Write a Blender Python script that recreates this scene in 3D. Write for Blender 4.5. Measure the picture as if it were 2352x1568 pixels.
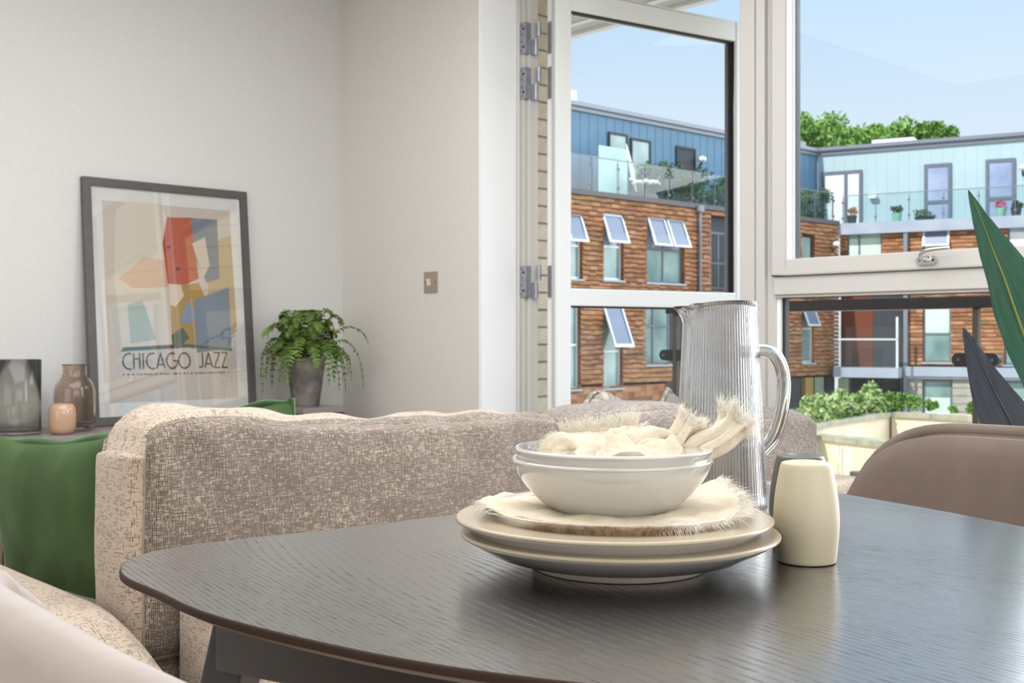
import bpy, bmesh, math, random
from mathutils import Vector, Matrix, noise
random.seed(7)
R = math.radians
for o in list(bpy.data.objects): bpy.data.objects.remove(o)
sc = bpy.context.scene
COL = sc.collection

# ------------------------------------------------------------------ frame of reference
# World axes follow the room: +x runs along the window wall (to the right), +y goes out through the windows.
EYE = 0.95
CS, SN = math.cos(R(47)), math.sin(R(47))
F = 2600.0
def cw(X, Z, z=0.0):                      # metres right of / ahead of the viewpoint -> world
    return Vector((CS*X - SN*Z, SN*X + CS*Z, z))
def pt(px, py, Z):                        # a sight line at a depth
    return cw((px-1176)/F*Z, Z, EYE+(773-py)/F*Z)

# ------------------------------------------------------------------ camera, sky, sun, lights, exposure
cam = bpy.data.cameras.new('camera'); camo = bpy.data.objects.new('camera', cam); COL.objects.link(camo)
cam.sensor_width = 36; cam.lens = 36*F/2352; cam.shift_y = -11/2352
cam.clip_start = 0.05; cam.clip_end = 500
camo.location = (0, 0, EYE); camo.rotation_euler = (R(90), 0, R(47))
cam.dof.use_dof = True; cam.dof.focus_distance = 1.05; cam.dof.aperture_fstop = 20
sc.camera = camo

def lin(c):
    return tuple(((v/255)/12.92 if v/255 <= .04045 else ((v/255+.055)/1.055)**2.4) for v in c)
def rgba(c): return (*lin(c), 1)

w = bpy.data.worlds.new('sky'); sc.world = w; w.use_nodes = True
nt = w.node_tree; nt.nodes.clear()
tc = nt.nodes.new('ShaderNodeTexCoord'); sp = nt.nodes.new('ShaderNodeSeparateXYZ'); cr = nt.nodes.new('ShaderNodeValToRGB')
bg = nt.nodes.new('ShaderNodeBackground'); wo = nt.nodes.new('ShaderNodeOutputWorld')
nt.links.new(tc.outputs['Generated'], sp.inputs[0]); nt.links.new(sp.outputs['Z'], cr.inputs[0])
nt.links.new(cr.outputs[0], bg.inputs[0]); nt.links.new(bg.outputs[0], wo.inputs[0])
e = cr.color_ramp.elements
e[0].position = 0.0; e[0].color = rgba((240, 248, 255)); e[1].position = 0.30; e[1].color = rgba((190, 223, 252))
x_ = e.new(0.10); x_.color = rgba((233, 245, 255)); x_ = e.new(0.8); x_.color = rgba((150, 200, 245))
bg.inputs[1].default_value = 1.0

def light(name, kind, loc, rot, energy, col=(1, 1, 1), size=None):
    l = bpy.data.lights.new(name, kind); o = bpy.data.objects.new(name, l); COL.objects.link(o)
    o.location = loc; o.rotation_euler = rot; l.energy = energy; l.color = col
    if kind == 'AREA': l.shape = 'RECTANGLE'; l.size, l.size_y = size
    return o
sunv = Vector((-0.10, -1.0, 0.95)).normalized()
s = light('sun', 'SUN', (0, -5, 12), (-sunv).to_track_quat('-Z', 'Y').to_euler(), 4.6, (1.0, .95, .88)); s.data.angle = R(0.6)
g_ = light('sky_fill', 'SUN', (6, 8, 12), (-Vector((0.60, 0.62, 0.50))).to_track_quat('-Z', 'Y').to_euler(), 4.6, (.90, .96, 1.0)); g_.data.angle = R(75)  # broad second sun added as fill for door, reveal and room
light('window_fill', 'AREA', (-.42, 2.98, 1.45), (R(-90), 0, 0), 62, (.90, .94, 1.0), (1.56, 1.9))  # unseen area lamp added inside the window plane, for fill and table sheen
light('rear_fill', 'AREA', (-1.2, -2.75, 1.45), (R(-90), 0, R(180)), 35, (.96, .98, 1.0), (3.6, 1.9))  # added fill lamp before the solid back wall, no window there
light('side_fill', 'AREA', (1.9, 0.4, 1.4), (0, R(90), 0), 50, (.95, .975, 1.0), (1.9, 3.4))  # added side fill, the right wall is closed
light('ceiling_fill', 'AREA', (-1.8, 1.0, 2.44), (0, 0, 0), 72, (.965, .985, 1.0), (2.6, 2.6))  # added soft fill under the ceiling, no fitting modelled
sc.view_settings.view_transform = 'Standard'; sc.view_settings.look = 'None'
sc.view_settings.exposure = 0.0; sc.view_settings.gamma = 1.0; sc.view_settings.use_curve_mapping = False
cy = sc.cycles
cy.max_bounces = 10; cy.diffuse_bounces = 4; cy.glossy_bounces = 5; cy.transmission_bounces = 10; cy.transparent_max_bounces = 16
cy.caustics_reflective = False; cy.caustics_refractive = False; cy.use_denoising = True; cy.sample_clamp_indirect = 6

# ------------------------------------------------------------------ materials
def mat(name, base=(200, 200, 200), rough=.5, spec=.5, metal=0, trans=0, ior=1.45, alpha=1, emit=None, sheen=0, coat=0):
    m = bpy.data.materials.new(name); m.use_nodes = True
    b = m.node_tree.nodes['Principled BSDF']
    b.inputs['Base Color'].default_value = rgba(base); b.inputs['Roughness'].default_value = rough
    b.inputs['Specular IOR Level'].default_value = spec; b.inputs['Metallic'].default_value = metal
    b.inputs['Transmission Weight'].default_value = trans; b.inputs['IOR'].default_value = ior
    b.inputs['Sheen Weight'].default_value = sheen; b.inputs['Coat Weight'].default_value = coat
    if emit: b.inputs['Emission Color'].default_value = rgba(emit[0]); b.inputs['Emission Strength'].default_value = emit[1]
    return m
class N:                                   # small node helper
    def __init__(s, m): s.m = m; s.t = m.node_tree; s.b = s.t.nodes['Principled BSDF']
    def n(s, kind, **kw):
        nd = s.t.nodes.new('ShaderNode'+kind)
        for k, v in kw.items():
            if k.startswith('i_'):
                nd.inputs[k[2:].replace('_', ' ')].default_value = v
            else: setattr(nd, k, v)
        return nd
    def l(s, a, b): s.t.links.new(a, b)
    def coords(s, kind='Object', scale=(1, 1, 1), rot=(0, 0, 0)):
        t = s.n('TexCoord'); mp = s.n('Mapping'); s.l(t.outputs[kind], mp.inputs['Vector'])
        mp.inputs['Scale'].default_value = scale; mp.inputs['Rotation'].default_value = rot
        return mp.outputs[0]
    def noise(s, vec, scale, detail=2, rough=.5, out='Fac'):
        nd = s.n('TexNoise'); s.l(vec, nd.inputs['Vector']); nd.inputs['Scale'].default_value = scale
        nd.inputs['Detail'].default_value = detail; nd.inputs['Roughness'].default_value = rough
        return nd.outputs[out]
    def ramp(s, fac, stops):
        r = s.n('ValToRGB'); s.l(fac, r.inputs[0]); el = r.color_ramp.elements
        while len(el) < len(stops): el.new(.5)
        for i, (p, c) in enumerate(stops):
            el[i].position = p; el[i].color = rgba(c) if len(c) == 3 else c
        return r.outputs[0]
    def math(s, op, a, b=None, c=None, clamp=False):
        nd = s.n('Math', operation=op, use_clamp=clamp)
        for i, v in enumerate((a, b, c)):
            if v is None: continue
            if isinstance(v, (int, float)): nd.inputs[i].default_value = v
            else: s.l(v, nd.inputs[i])
        return nd.outputs[0]
    def mix(s, fac, a, b, mode='MIX'):
        nd = s.n('Mix', data_type='RGBA', blend_type=mode)
        for i, v in ((0, fac), (6, a), (7, b)):
            if isinstance(v, (int, float)): nd.inputs[i].default_value = v
            elif isinstance(v, tuple): nd.inputs[i].default_value = rgba(v)
            else: s.l(v, nd.inputs[i])
        return nd.outputs[2]
    def col(s, o): s.l(o, s.b.inputs['Base Color'])
    def bump(s, h, strength=.3, dist=.002):
        b = s.n('Bump'); b.inputs['Strength'].default_value = strength; b.inputs['Distance'].default_value = dist
        s.l(h, b.inputs['Height']); s.l(b.outputs[0], s.b.inputs['Normal'])

GREY = lambda v: (v, v, v, 1)
def mottled(name, stops, scale=8, rough=.5, detail=4, bump=0, bdist=.002, coord='Object', sc3=(1, 1, 1), **kw):
    m = mat(name, rough=rough, **kw); n = N(m); v = n.coords(coord, sc3)
    f = n.noise(v, scale, detail); n.col(n.ramp(f, stops))
    if bump: n.bump(f, bump, bdist)
    return m

M_wall = mottled('painted_plaster', [(.3, (208, 206, 203)), (.7, (212, 210, 207))], 60, .85, bump=.05)
M_wall2 = mottled('painted_plaster_warm', [(.3, (218, 213, 206)), (.7, (222, 217, 210))], 60, .85, bump=.05)
M_white = mat('white_gloss_paint', (246, 247, 250), .4)
M_ceil = mat('ceiling_paint', (240, 240, 238), .9)
M_frame = mat('stone_white_frame', (201, 198, 193), .38)
M_leafpaint = mat('white_door_paint', (245, 246, 249), .38)
M_gasket = mat('black_gasket', (45, 42, 42), .6)
M_bead = mat('grey_spacer', (120, 122, 130), .35, metal=.6)
M_steel = mottled('brushed_steel', [(.3, (150, 152, 160)), (.7, (170, 172, 180))], 40, .42, metal=.75)
M_screw = mat('dark_screw', (50, 50, 56), .4, metal=.8)
M_chrome = mat('chrome', (225, 225, 228), .12, metal=1)
M_floor = mottled('oak_floor', [(.3, (170, 156, 140)), (.7, (190, 176, 160))], 5, .45, sc3=(1, 12, 1))
M_bronze = mat('bronze_plate', (170, 158, 142), .45, metal=.35)
M_rocker = mat('white_rocker', (226, 220, 210), .35)

def glass_pane(name, refl=1.0, tint=(1, 1, 1, 1), ior=1.45):
    m = bpy.data.materials.new(name); m.use_nodes = True; t = m.node_tree; t.nodes.clear()
    o = t.nodes.new('ShaderNodeOutputMaterial'); mx = t.nodes.new('ShaderNodeMixShader')
    tr = t.nodes.new('ShaderNodeBsdfTransparent'); gl = t.nodes.new('ShaderNodeBsdfGlossy')
    fr = t.nodes.new('ShaderNodeFresnel'); fr.inputs[0].default_value = ior; mu = t.nodes.new('ShaderNodeMath'); mu.operation = 'MULTIPLY'
    mu.inputs[1].default_value = refl; mu.use_clamp = True
    gl.inputs['Roughness'].default_value = .0; tr.inputs[0].default_value = tint
    ge = t.nodes.new('ShaderNodeNewGeometry'); iv = t.nodes.new('ShaderNodeMath'); iv.operation = 'SUBTRACT'; iv.inputs[0].default_value = 1
    m2 = t.nodes.new('ShaderNodeMath'); m2.operation = 'MULTIPLY'; t.links.new(ge.outputs['Backfacing'], iv.inputs[1])
    t.links.new(fr.outputs[0], mu.inputs[0]); t.links.new(mu.outputs[0], m2.inputs[0]); t.links.new(iv.outputs[0], m2.inputs[1]); t.links.new(m2.outputs[0], mx.inputs[0]); t.links.new(tr.outputs[0], mx.inputs[1])
    t.links.new(gl.outputs[0], mx.inputs[2]); t.links.new(mx.outputs[0], o.inputs[0])
    return m
M_pane = glass_pane('window_glass', .5)
M_balglass = glass_pane('balustrade_glass', 1.2, (.965, .985, .98, 1))
M_farglass = glass_pane('terrace_glass', 1.6, (.90, .955, .95, 1))
M_posterglass = glass_pane('poster_glazing', 3.6, ior=1.6)

# woven sofa fabric, threads from UV (metres)
def woven(name, base, dark, dens=1.0, amt=.62):
    m = mat(name, rough=.92, spec=.15, sheen=.25); n = N(m)
    a = n.noise(n.coords('UV', (330*dens, 70*dens, 1)), 1, 1.5, .6)     # upright threads
    b = n.noise(n.coords('UV', (60*dens, 330*dens, 1), ), 1, 1.5, .6)   # cross threads
    patch = n.noise(n.coords('UV', (5, 9, 1)), 1, 3, .6)
    th = n.math('MULTIPLY_ADD', patch, -.26, amt)
    fa = n.math('MULTIPLY', n.math('SUBTRACT', a, th), 14, clamp=True)
    fb = n.math('MULTIPLY', n.math('SUBTRACT', b, th), 14, clamp=True)
    su = n.n('SeparateXYZ'); n.l(n.coords('UV', (370*dens, 370*dens, 1)), su.inputs[0])
    ga = n.math('MULTIPLY', n.math('SUBTRACT', n.math('ABSOLUTE', n.math('SUBTRACT', n.math('FRACT', n.math('MULTIPLY_ADD', patch, 3.0, su.outputs['X'])), .5)), .19), 7, clamp=True)
    gb = n.math('MULTIPLY', n.math('SUBTRACT', n.math('ABSOLUTE', n.math('SUBTRACT', n.math('FRACT', n.math('MULTIPLY_ADD', patch, 3.0, su.outputs['Y'])), .5)), .19), 7, clamp=True)
    f = n.math('MAXIMUM', n.math('MULTIPLY', fa, ga), n.math('MULTIPLY', fb, gb))
    w1 = n.n('TexWave', wave_type='BANDS', bands_direction='X'); n.l(n.coords('UV', (1, 1, 1)), w1.inputs['Vector']); w1.inputs['Scale'].default_value = 100*dens; w1.inputs['Distortion'].default_value = .6
    w2 = n.n('TexWave', wave_type='BANDS', bands_direction='Y'); n.l(n.coords('UV', (1, 1, 1)), w2.inputs['Vector']); w2.inputs['Scale'].default_value = 100*dens; w2.inputs['Distortion'].default_value = .6
    wv = n.math('MULTIPLY', w1.outputs['Fac'], w2.outputs['Fac'])
    c0 = n.mix(n.math('MULTIPLY', wv, .5), tuple(int(v*.86) for v in base), base)
    n.col(n.mix(n.math('MULTIPLY', f, .88), c0, dark))
    h = n.math('SUBTRACT', wv, n.math('MULTIPLY', f, .8)); n.bump(h, .5, .0012)
    return m
M_weave = woven('oatmeal_weave', (192, 174, 157), (48, 43, 40), 1.0, .545)
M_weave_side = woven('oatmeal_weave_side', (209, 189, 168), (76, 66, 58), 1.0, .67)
M_weave_far = woven('taupe_weave', (180, 166, 155), (70, 62, 58), .9, .60)
M_seam = mat('seam_piping', (150, 134, 118), .95)

def velvet(name, c1, c2, sheen=.5, scale=3, st=(255, 245, 240)):
    m = mat(name, rough=.85, spec=.15, sheen=sheen); n = N(m)
    n.col(n.ramp(n.noise(n.coords(), scale, 4, .6), [(.3, c1), (.7, c2)]))
    n.b.inputs['Sheen Roughness'].default_value = .35; n.b.inputs['Sheen Tint'].default_value = rgba(st)
    n.bump(n.noise(n.coords(), 260, 2), .15, .0008)
    return m
M_green = velvet('green_velvet', (48, 68, 40), (72, 94, 56), .35, 5, (190, 220, 170))
M_greenpipe = velvet('green_velvet_edge', (52, 72, 42), (64, 88, 52), .6, 5, (200, 230, 190))
M_taupe = velvet('taupe_velvet', (100, 87, 81), (116, 101, 93), .35, 7, (235, 215, 205))
M_taupe_rim = velvet('taupe_velvet_rim', (104, 92, 84), (118, 106, 96), .2, 7)
M_blush = velvet('blush_velvet', (152, 138, 128), (168, 153, 142), .6, 6, (240, 245, 255))
M_legdark = mat('dark_metal_leg', (40, 38, 38), .5)
M_knit = mottled('grey_chunky_knit', [(.3, (110, 102, 94)), (.7, (190, 182, 170))], 30, .9, bump=.8, bdist=.01, sc3=(1, 3, 1))

# dark stained ash table
def ash(name):
    m = mat(name, rough=.3); n = N(m); t = n.t
    v1 = n.coords('Object', (1, 1, 1), (0, 0, R(9)))
    warp = n.noise(n.coords('Object', (1.0, 4.0, 1), (0, 0, R(9))), 1, .6, .4)
    sx = n.n('SeparateXYZ'); n.l(v1, sx.inputs[0])
    y = n.math('MULTIPLY_ADD', warp, .20, sx.outputs['Y'])
    ring = n.math('FRACT', n.math('MULTIPLY', y, 150))
    ringm = n.math('MULTIPLY', n.math('SUBTRACT', n.math('MULTIPLY_ADD', n.noise(n.coords('Object', (2.2, 9, 1), (0, 0, R(9))), 1, 2, .5), 1.5, -.42), ring), 5, clamp=True)
    ringm2 = n.math('MULTIPLY', ring, 12, clamp=True)
    pore = n.noise(n.coords('Object', (16, 1500, 1), (0, 0, R(9))), 1, 2, .7)
    pf = n.math('MULTIPLY', n.math('SUBTRACT', pore, .46), 9, clamp=True)
    f = n.math('MULTIPLY', n.math('MULTIPLY', ringm, ringm2), pf)
    n.b.inputs['Base Color'].default_value = rgba((34, 29, 26)); n.b.inputs['Roughness'].default_value = .24; n.b.inputs['Specular IOR Level'].default_value = .9; n.b.inputs['Coat Weight'].default_value = 1.0; n.b.inputs['Coat IOR'].default_value = 2.4; n.b.inputs['Coat Roughness'].default_value = .22
    b2 = n.n('BsdfPrincipled'); b2.inputs['Base Color'].default_value = rgba((40, 36, 34)); b2.inputs['Roughness'].default_value = .6
    b2.inputs['Specular IOR Level'].default_value = .12
    bp = n.n('Bump'); bp.inputs['Strength'].default_value = .25; bp.inputs['Distance'].default_value = .0006
    n.l(n.math('SUBTRACT', 1, f), bp.inputs['Height']); n.l(bp.outputs[0], n.b.inputs['Normal'])
    mx = n.n('MixShader'); n.l(n.math('MULTIPLY', f, .62), mx.inputs[0]); n.l(n.b.outputs[0], mx.inputs[1]); n.l(b2.outputs[0], mx.inputs[2])
    n.l(mx.outputs[0], t.nodes['Material Output'].inputs[0])
    return m
M_ash = ash('dark_stained_ash')
M_tedge = mat('table_edge_brown', (58, 44, 36), .6, spec=.2)
M_tunder_litleg = mat('table_underside_lit_leg_brown', (104, 86, 72), .45)
M_tleg = mat('table_leg_dark', (62, 60, 60), .45)
M_tlegside = mat('table_leg', (70, 66, 64), .45)

M_cream = mottled('cream_glaze', [(.25, (194, 189, 180)), (.75, (203, 199, 191))], 3, .10, spec=.55, coat=1)
def rimglaze(name, thr):
    m = mat(name, rough=.10, spec=.55, coat=1); n = N(m)
    a = n.noise(n.coords('Object', (7, 7, 30)), 1, 2, .6); b = n.noise(n.coords('Object', (230, 230, 40)), 1, 2, .7)
    f = n.math('MULTIPLY', n.math('SUBTRACT', a, thr), 9, clamp=True)
    br = n.ramp(b, [(.35, (84, 62, 44)), (.65, (150, 122, 88))])
    n.col(n.mix(n.math('MULTIPLY', f, .92), (210, 202, 188), br)); return m
M_brown = rimglaze('reactive_brown_rim', .05)
M_halfbrown = rimglaze('reactive_half_brown_rim', .52)
M_lip = mat('sand_glaze_lip', (176, 162, 140), .25)
M_foot = mat('unglazed_foot', (206, 192, 176), .6)
M_linen = mottled('cream_linen', [(.3, (204, 191, 168)), (.7, (214, 202, 182))], 300, .95, bump=.3, bdist=.0006)
M_fringe = mat('linen_fringe', (232, 226, 212), .95)
M_shaker = mat('matt_cream_ceramic', (198, 187, 160), .45)
M_shakerg = mat('olive_grey_ceramic', (84, 86, 76), .3)
M_hole = mat('shaker_hole', (60, 58, 50), .8)
M_jug = mat('smoke_ribbed_glass', (212, 212, 212), .0, trans=1, ior=1.47)
M_vase = mat('smoke_glass_vase', (240, 240, 234), .08, trans=.97, ior=1.45)
M_bottle = mat('brown_glass_bottle', (230, 214, 202), .04, trans=.97, ior=1.4)
M_jar = mottled('blush_glass_votive', [(.3, (184, 146, 118)), (.7, (198, 162, 134))], 8, .12, coat=.5)
M_pot = mottled('aged_zinc', [(.3, (88, 82, 78)), (.5, (122, 116, 112)), (.7, (156, 148, 140))], 14, .6, 6, bump=.3)
M_fern = mottled('fern_green', [(.3, (58, 82, 24)), (.55, (92, 118, 42)), (.75, (128, 150, 70))], 20, .6)
M_soil = mat('dark_soil', (46, 40, 32), .9)
M_cab = mottled('walnut_cabinet', [(.3, (84, 68, 66)), (.7, (110, 92, 88))], 4, .5, sc3=(1, 1, 10))
M_cabtop = mat('grey_cabinet_top', (140, 130, 128), .35)
M_black = mottled('black_frame', [(.3, (78, 76, 74)), (.7, (88, 86, 84))], 30, .4)

def bigleaf(name, c1, c2, c3):
    m = mat(name, rough=.42, spec=.4); n = N(m)
    u = n.coords('UV', (1, 1, 1)); sx = n.n('SeparateXYZ'); n.l(u, sx.inputs[0])
    vein = n.noise(n.coords('UV', (3, 34, 1)), 1, 1.5, .5)
    rib = n.math('SUBTRACT', 1, n.math('MULTIPLY', n.math('ABSOLUTE', n.math('SUBTRACT', sx.outputs['Y'], .5)), 34), clamp=True)
    c = n.ramp(vein, [(.35, c1), (.7, c2)])
    n.col(n.mix(rib, c, c3)); n.bump(vein, .25, .002); return m
M_leafA = bigleaf('green_leaf', (46, 90, 74), (62, 108, 90), (150, 156, 84))
M_leafB = bigleaf('blue_dark_leaf', (58, 66, 78), (70, 80, 92), (88, 124, 118))
M_leafedge = mat('leaf_edge', (130, 140, 70), .5)
M_planter = mat('white_planter', (210, 206, 200), .5)

# outside
def cladding(name):
    m = mat(name, rough=.8, spec=.2); n = N(m)
    u = n.coords('UV', (3.4, 6.45, 1)); sx = n.n('SeparateXYZ'); n.l(u, sx.inputs[0])
    cell = n.n('CombineXYZ'); n.l(n.math('FLOOR', sx.outputs['X']), cell.inputs[0]); n.l(n.math('FLOOR', sx.outputs['Y']), cell.inputs[1])
    wn = n.n('TexWhiteNoise', noise_dimensions='2D'); n.l(cell.outputs[0], wn.inputs['Vector'])
    base = n.ramp(wn.outputs['Value'], [(0, (120, 84, 62)), (.35, (140, 94, 66)), (.65, (160, 110, 76)), (1, (178, 134, 100))])
    g = n.noise(n.coords('UV', (1.0, 2.2, 1)), 1, 4, .6)
    base = n.mix(n.math('MULTIPLY', n.math('SUBTRACT', g, .52), 3.2, clamp=True), base, (120, 112, 72))
    g2 = n.noise(n.coords('UV', (.9, 5, 1)), 1.7, 4, .7)
    base = n.mix(n.math('MULTIPLY', n.math('SUBTRACT', g2, .56), 3.0, clamp=True), base, (196, 178, 160))
    n.col(base); n.bump(n.noise(n.coords('UV', (12, 60, 1)), 1, 3), .2, .006); return m
M_tile = cladding('weathered_shingle')
M_backing = mat('dark_backing', (70, 52, 42), .9)
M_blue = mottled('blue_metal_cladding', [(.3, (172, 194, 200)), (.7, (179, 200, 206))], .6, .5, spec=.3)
M_blueShade = mottled('blue_metal_cladding_shade', [(.3, (88, 124, 150)), (.7, (95, 131, 156))], .6, .5, spec=.3)  # left wing's copy of the blue cladding, shade put into its colour
M_fascia = mat('grey_metal_fascia', (128, 134, 144), .45, metal=.2)
M_band = mottled('grey_metal_band', [(.3, (152, 162, 178)), (.7, (166, 176, 190))], 1.5, .5)
M_wframe = mat('grey_window_frame', (104, 112, 124), .45)
M_wframe_l = mat('silver_sash', (214, 222, 230), .3, metal=.1)
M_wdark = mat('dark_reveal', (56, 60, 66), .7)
M_orange = mat('cedar_reveal', (190, 116, 66), .7)
M_glassT = mottled('teal_window_glass', [(.3, (92, 126, 126)), (.7, (150, 176, 172))], .9, .12, spec=.9)
M_glassL = mottled('lilac_window_glass', [(.3, (132, 146, 180)), (.7, (176, 186, 210))], .8, .12, spec=.9)
M_sashpane = mat('sash_glass', (112, 124, 146), .3)
M_blind = mat('mint_blind', (196, 220, 208), .7)
M_curtain = mottled('white_curtain', [(.3, (214, 222, 224)), (.7, (240, 244, 244))], 3, .8, sc3=(4, 4, 1))
M_siding = mottled('grey_siding', [(.3, (150, 146, 140)), (.7, (172, 168, 160))], 4, .7, sc3=(1, 1, 5))
M_cream_wall = mottled('cream_render', [(.3, (222, 208, 184)), (.7, (234, 222, 200))], .9, .85, 5)
M_coping = mottled('weathered_coping', [(.3, (150, 146, 130)), (.7, (184, 178, 158))], 3, .8, 5)
M_pave = mottled('pale_paving', [(.3, (206, 196, 176)), (.7, (222, 214, 196))], 1, .85, 5)
M_soffit = mat('grey_soffit', (186, 184, 178), .8)
M_soffitw = mat('white_soffit_edge', (224, 222, 218), .7)
M_rail = mat('black_rail', (48, 46, 48), .4)
M_post = mat('bronze_post', (92, 84, 74), .45)
M_deck = mottled('balcony_decking', [(.3, (150, 140, 128)), (.7, (170, 160, 148))], 3, .8, sc3=(1, 12, 1))
M_brick = mottled('stock_brick', [(.3, (208, 194, 176)), (.7, (226, 214, 198))], 14, .9, 5, bump=.4)
M_mortar = mat('mortar', (176, 166, 150), .95)
M_yellow = mottled('yellow_stock_brick', [(.3, (222, 200, 156)), (.7, (236, 216, 176))], 2, .9, 6)
M_treeA = mottled('tree_leaves', [(.3, (84, 124, 52)), (.55, (118, 158, 70)), (.8, (160, 190, 104))], .9, .7)
M_hedge = mottled('hedge_leaves', [(.3, (92, 126, 60)), (.5, (140, 166, 92)), (.65, (206, 212, 166))], 5, .7)
M_bush = mottled('terrace_plant_leaves', [(.3, (44, 72, 50)), (.55, (70, 104, 66)), (.8, (120, 150, 80))], 2.4, .7)
M_bark = mat('bark', (90, 76, 60), .9)
M_lampw = mat('white_globe', (240, 240, 232), .4)
M_mintpot = mat('mint_pot', (150, 200, 170), .6)
M_pink = mat('pink_flowers', (226, 120, 150), .8)
M_terracotta = mat('terracotta_pot', (206, 140, 100), .8)

# ------------------------------------------------------------------ mesh helpers
class MB:
    def __init__(s): s.v = []; s.f = []; s.uv = None
    def add(s, vs, fs):
        o = len(s.v); s.v += [Vector(p) for p in vs]; s.f += [tuple(i+o for i in f) for f in fs]; return s
    def hexa(s, p):                        # 8 points: bottom ring, top ring
        return s.add(p, [(3, 2, 1, 0), (4, 5, 6, 7), (0, 1, 5, 4), (1, 2, 6, 5), (2, 3, 7, 6), (3, 0, 4, 7)])
    def box(s, a, b):
        (x0, y0, z0), (x1, y1, z1) = a, b
        x0, x1 = min(x0, x1), max(x0, x1); y0, y1 = min(y0, y1), max(y0, y1); z0, z1 = min(z0, z1), max(z0, z1)
        return s.hexa([(x0, y0, z0), (x1, y0, z0), (x1, y1, z0), (x0, y1, z0), (x0, y0, z1), (x1, y0, z1), (x1, y1, z1), (x0, y1, z1)])
    def obox(s, o, ex, ey, ez):            # corner + three edge vectors
        o, ex, ey, ez = map(Vector, (o, ex, ey, ez))
        if ex.cross(ey).dot(ez) < 0: o = o+ex; ex = -ex
        return s.hexa([o, o+ex, o+ex+ey, o+ey, o+ez, o+ex+ez, o+ex+ey+ez, o+ey+ez])
    def tube(s, pts, r, n=10, closed=False, flat=None, cap=True):
        pts = [Vector(p) for p in pts]; m = len(pts); rs = r if isinstance(r, (list, tuple)) else [r]*m
        up = None; rings = []
        for i, p in enumerate(pts):
            a = pts[(i-1) % m] if (closed or i) else p; b = pts[(i+1) % m] if (closed or i < m-1) else p
            t = (b-a).normalized()
            if up is None: up = Vector((0, 0, 1)) if abs(t.z) < .9 else Vector((1, 0, 0))
            side = t.cross(up); 
            if side.length < 1e-5: side = t.cross(Vector((1, 0, 0)))
            side.normalize(); up = side.cross(t).normalized()
            k = flat if flat else 1
            rings.append([p + side*math.cos(2*math.pi*j/n)*rs[i] + up*math.sin(2*math.pi*j/n)*rs[i]*k for j in range(n)])
        vs = [q for g in rings for q in g]; fs = []
        for i in range(m if closed else m-1):
            for j in range(n):
                a = i*n+j; b = i*n+(j+1) % n; i2 = (i+1) % m; fs.append((a, b, i2*n+(j+1) % n, i2*n+j))
        if cap and not closed:
            fs.append(tuple(range(n-1, -1, -1))); fs.append(tuple((m-1)*n+j for j in range(n)))
        return s.add(vs, fs)
    def lathe(s, c, prof, n=64, wob=None):
        c = Vector(c); vs = []; fs = []; m = len(prof)
        for i, (r, z) in enumerate(prof):
            for j in range(n):
                a = 2*math.pi*j/n; rr = r*(1+(wob(a, i) if wob else 0))
                vs.append(c+Vector((rr*math.cos(a), rr*math.sin(a), z)))
        for i in range(m-1):
            for j in range(n):
                fs.append((i*n+j, i*n+(j+1) % n, (i+1)*n+(j+1) % n, (i+1)*n+j))
        if prof[0][0] > 1e-6: fs.append(tuple(range(n-1, -1, -1)))
        if prof[-1][0] > 1e-6: fs.append(tuple((m-1)*n+j for j in range(n)))
        return s.add(vs, fs)
    def grid(s, rows, closed_u=False):
        n = len(rows[0]); m = len(rows); vs = [p for r in rows for p in r]; fs = []
        for i in range(m-1):
            for j in range(n if closed_u else n-1):
                fs.append((i*n+j, i*n+(j+1) % n, (i+1)*n+(j+1) % n, (i+1)*n+j))
        return s.add(vs, fs)
    def blob(s, c, rx, ry, rz, n=10):
        prof = [(max(math.sin(math.pi*i/n), 1e-7), -math.cos(math.pi*i/n)) for i in range(n+1)]
        vs = []; c = Vector(c)
        k = n*2
        for r, z in prof:
            for j in range(k):
                a = 2*math.pi*j/k; vs.append(c+Vector((rx*r*math.cos(a), ry*r*math.sin(a), rz*z)))
        fs = [(i*k+j, i*k+(j+1) % k, (i+1)*k+(j+1) % k, (i+1)*k+j) for i in range(n) for j in range(k)]
        return s.add(vs, fs)
ORG = {}
def tag(o, label=None, cat=None, group=None, kind=None):
    if label: o['label'] = label
    if cat: o['category'] = cat
    if group: o['group'] = group
    if kind: o['kind'] = kind
    return o
def thing(name, label, cat, loc, group=None):
    o = bpy.data.objects.new(name, None); COL.objects.link(o); o.location = loc; ORG[o.name] = Vector(loc)
    o.empty_display_size = .1
    return tag(o, label, cat, group)
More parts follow.
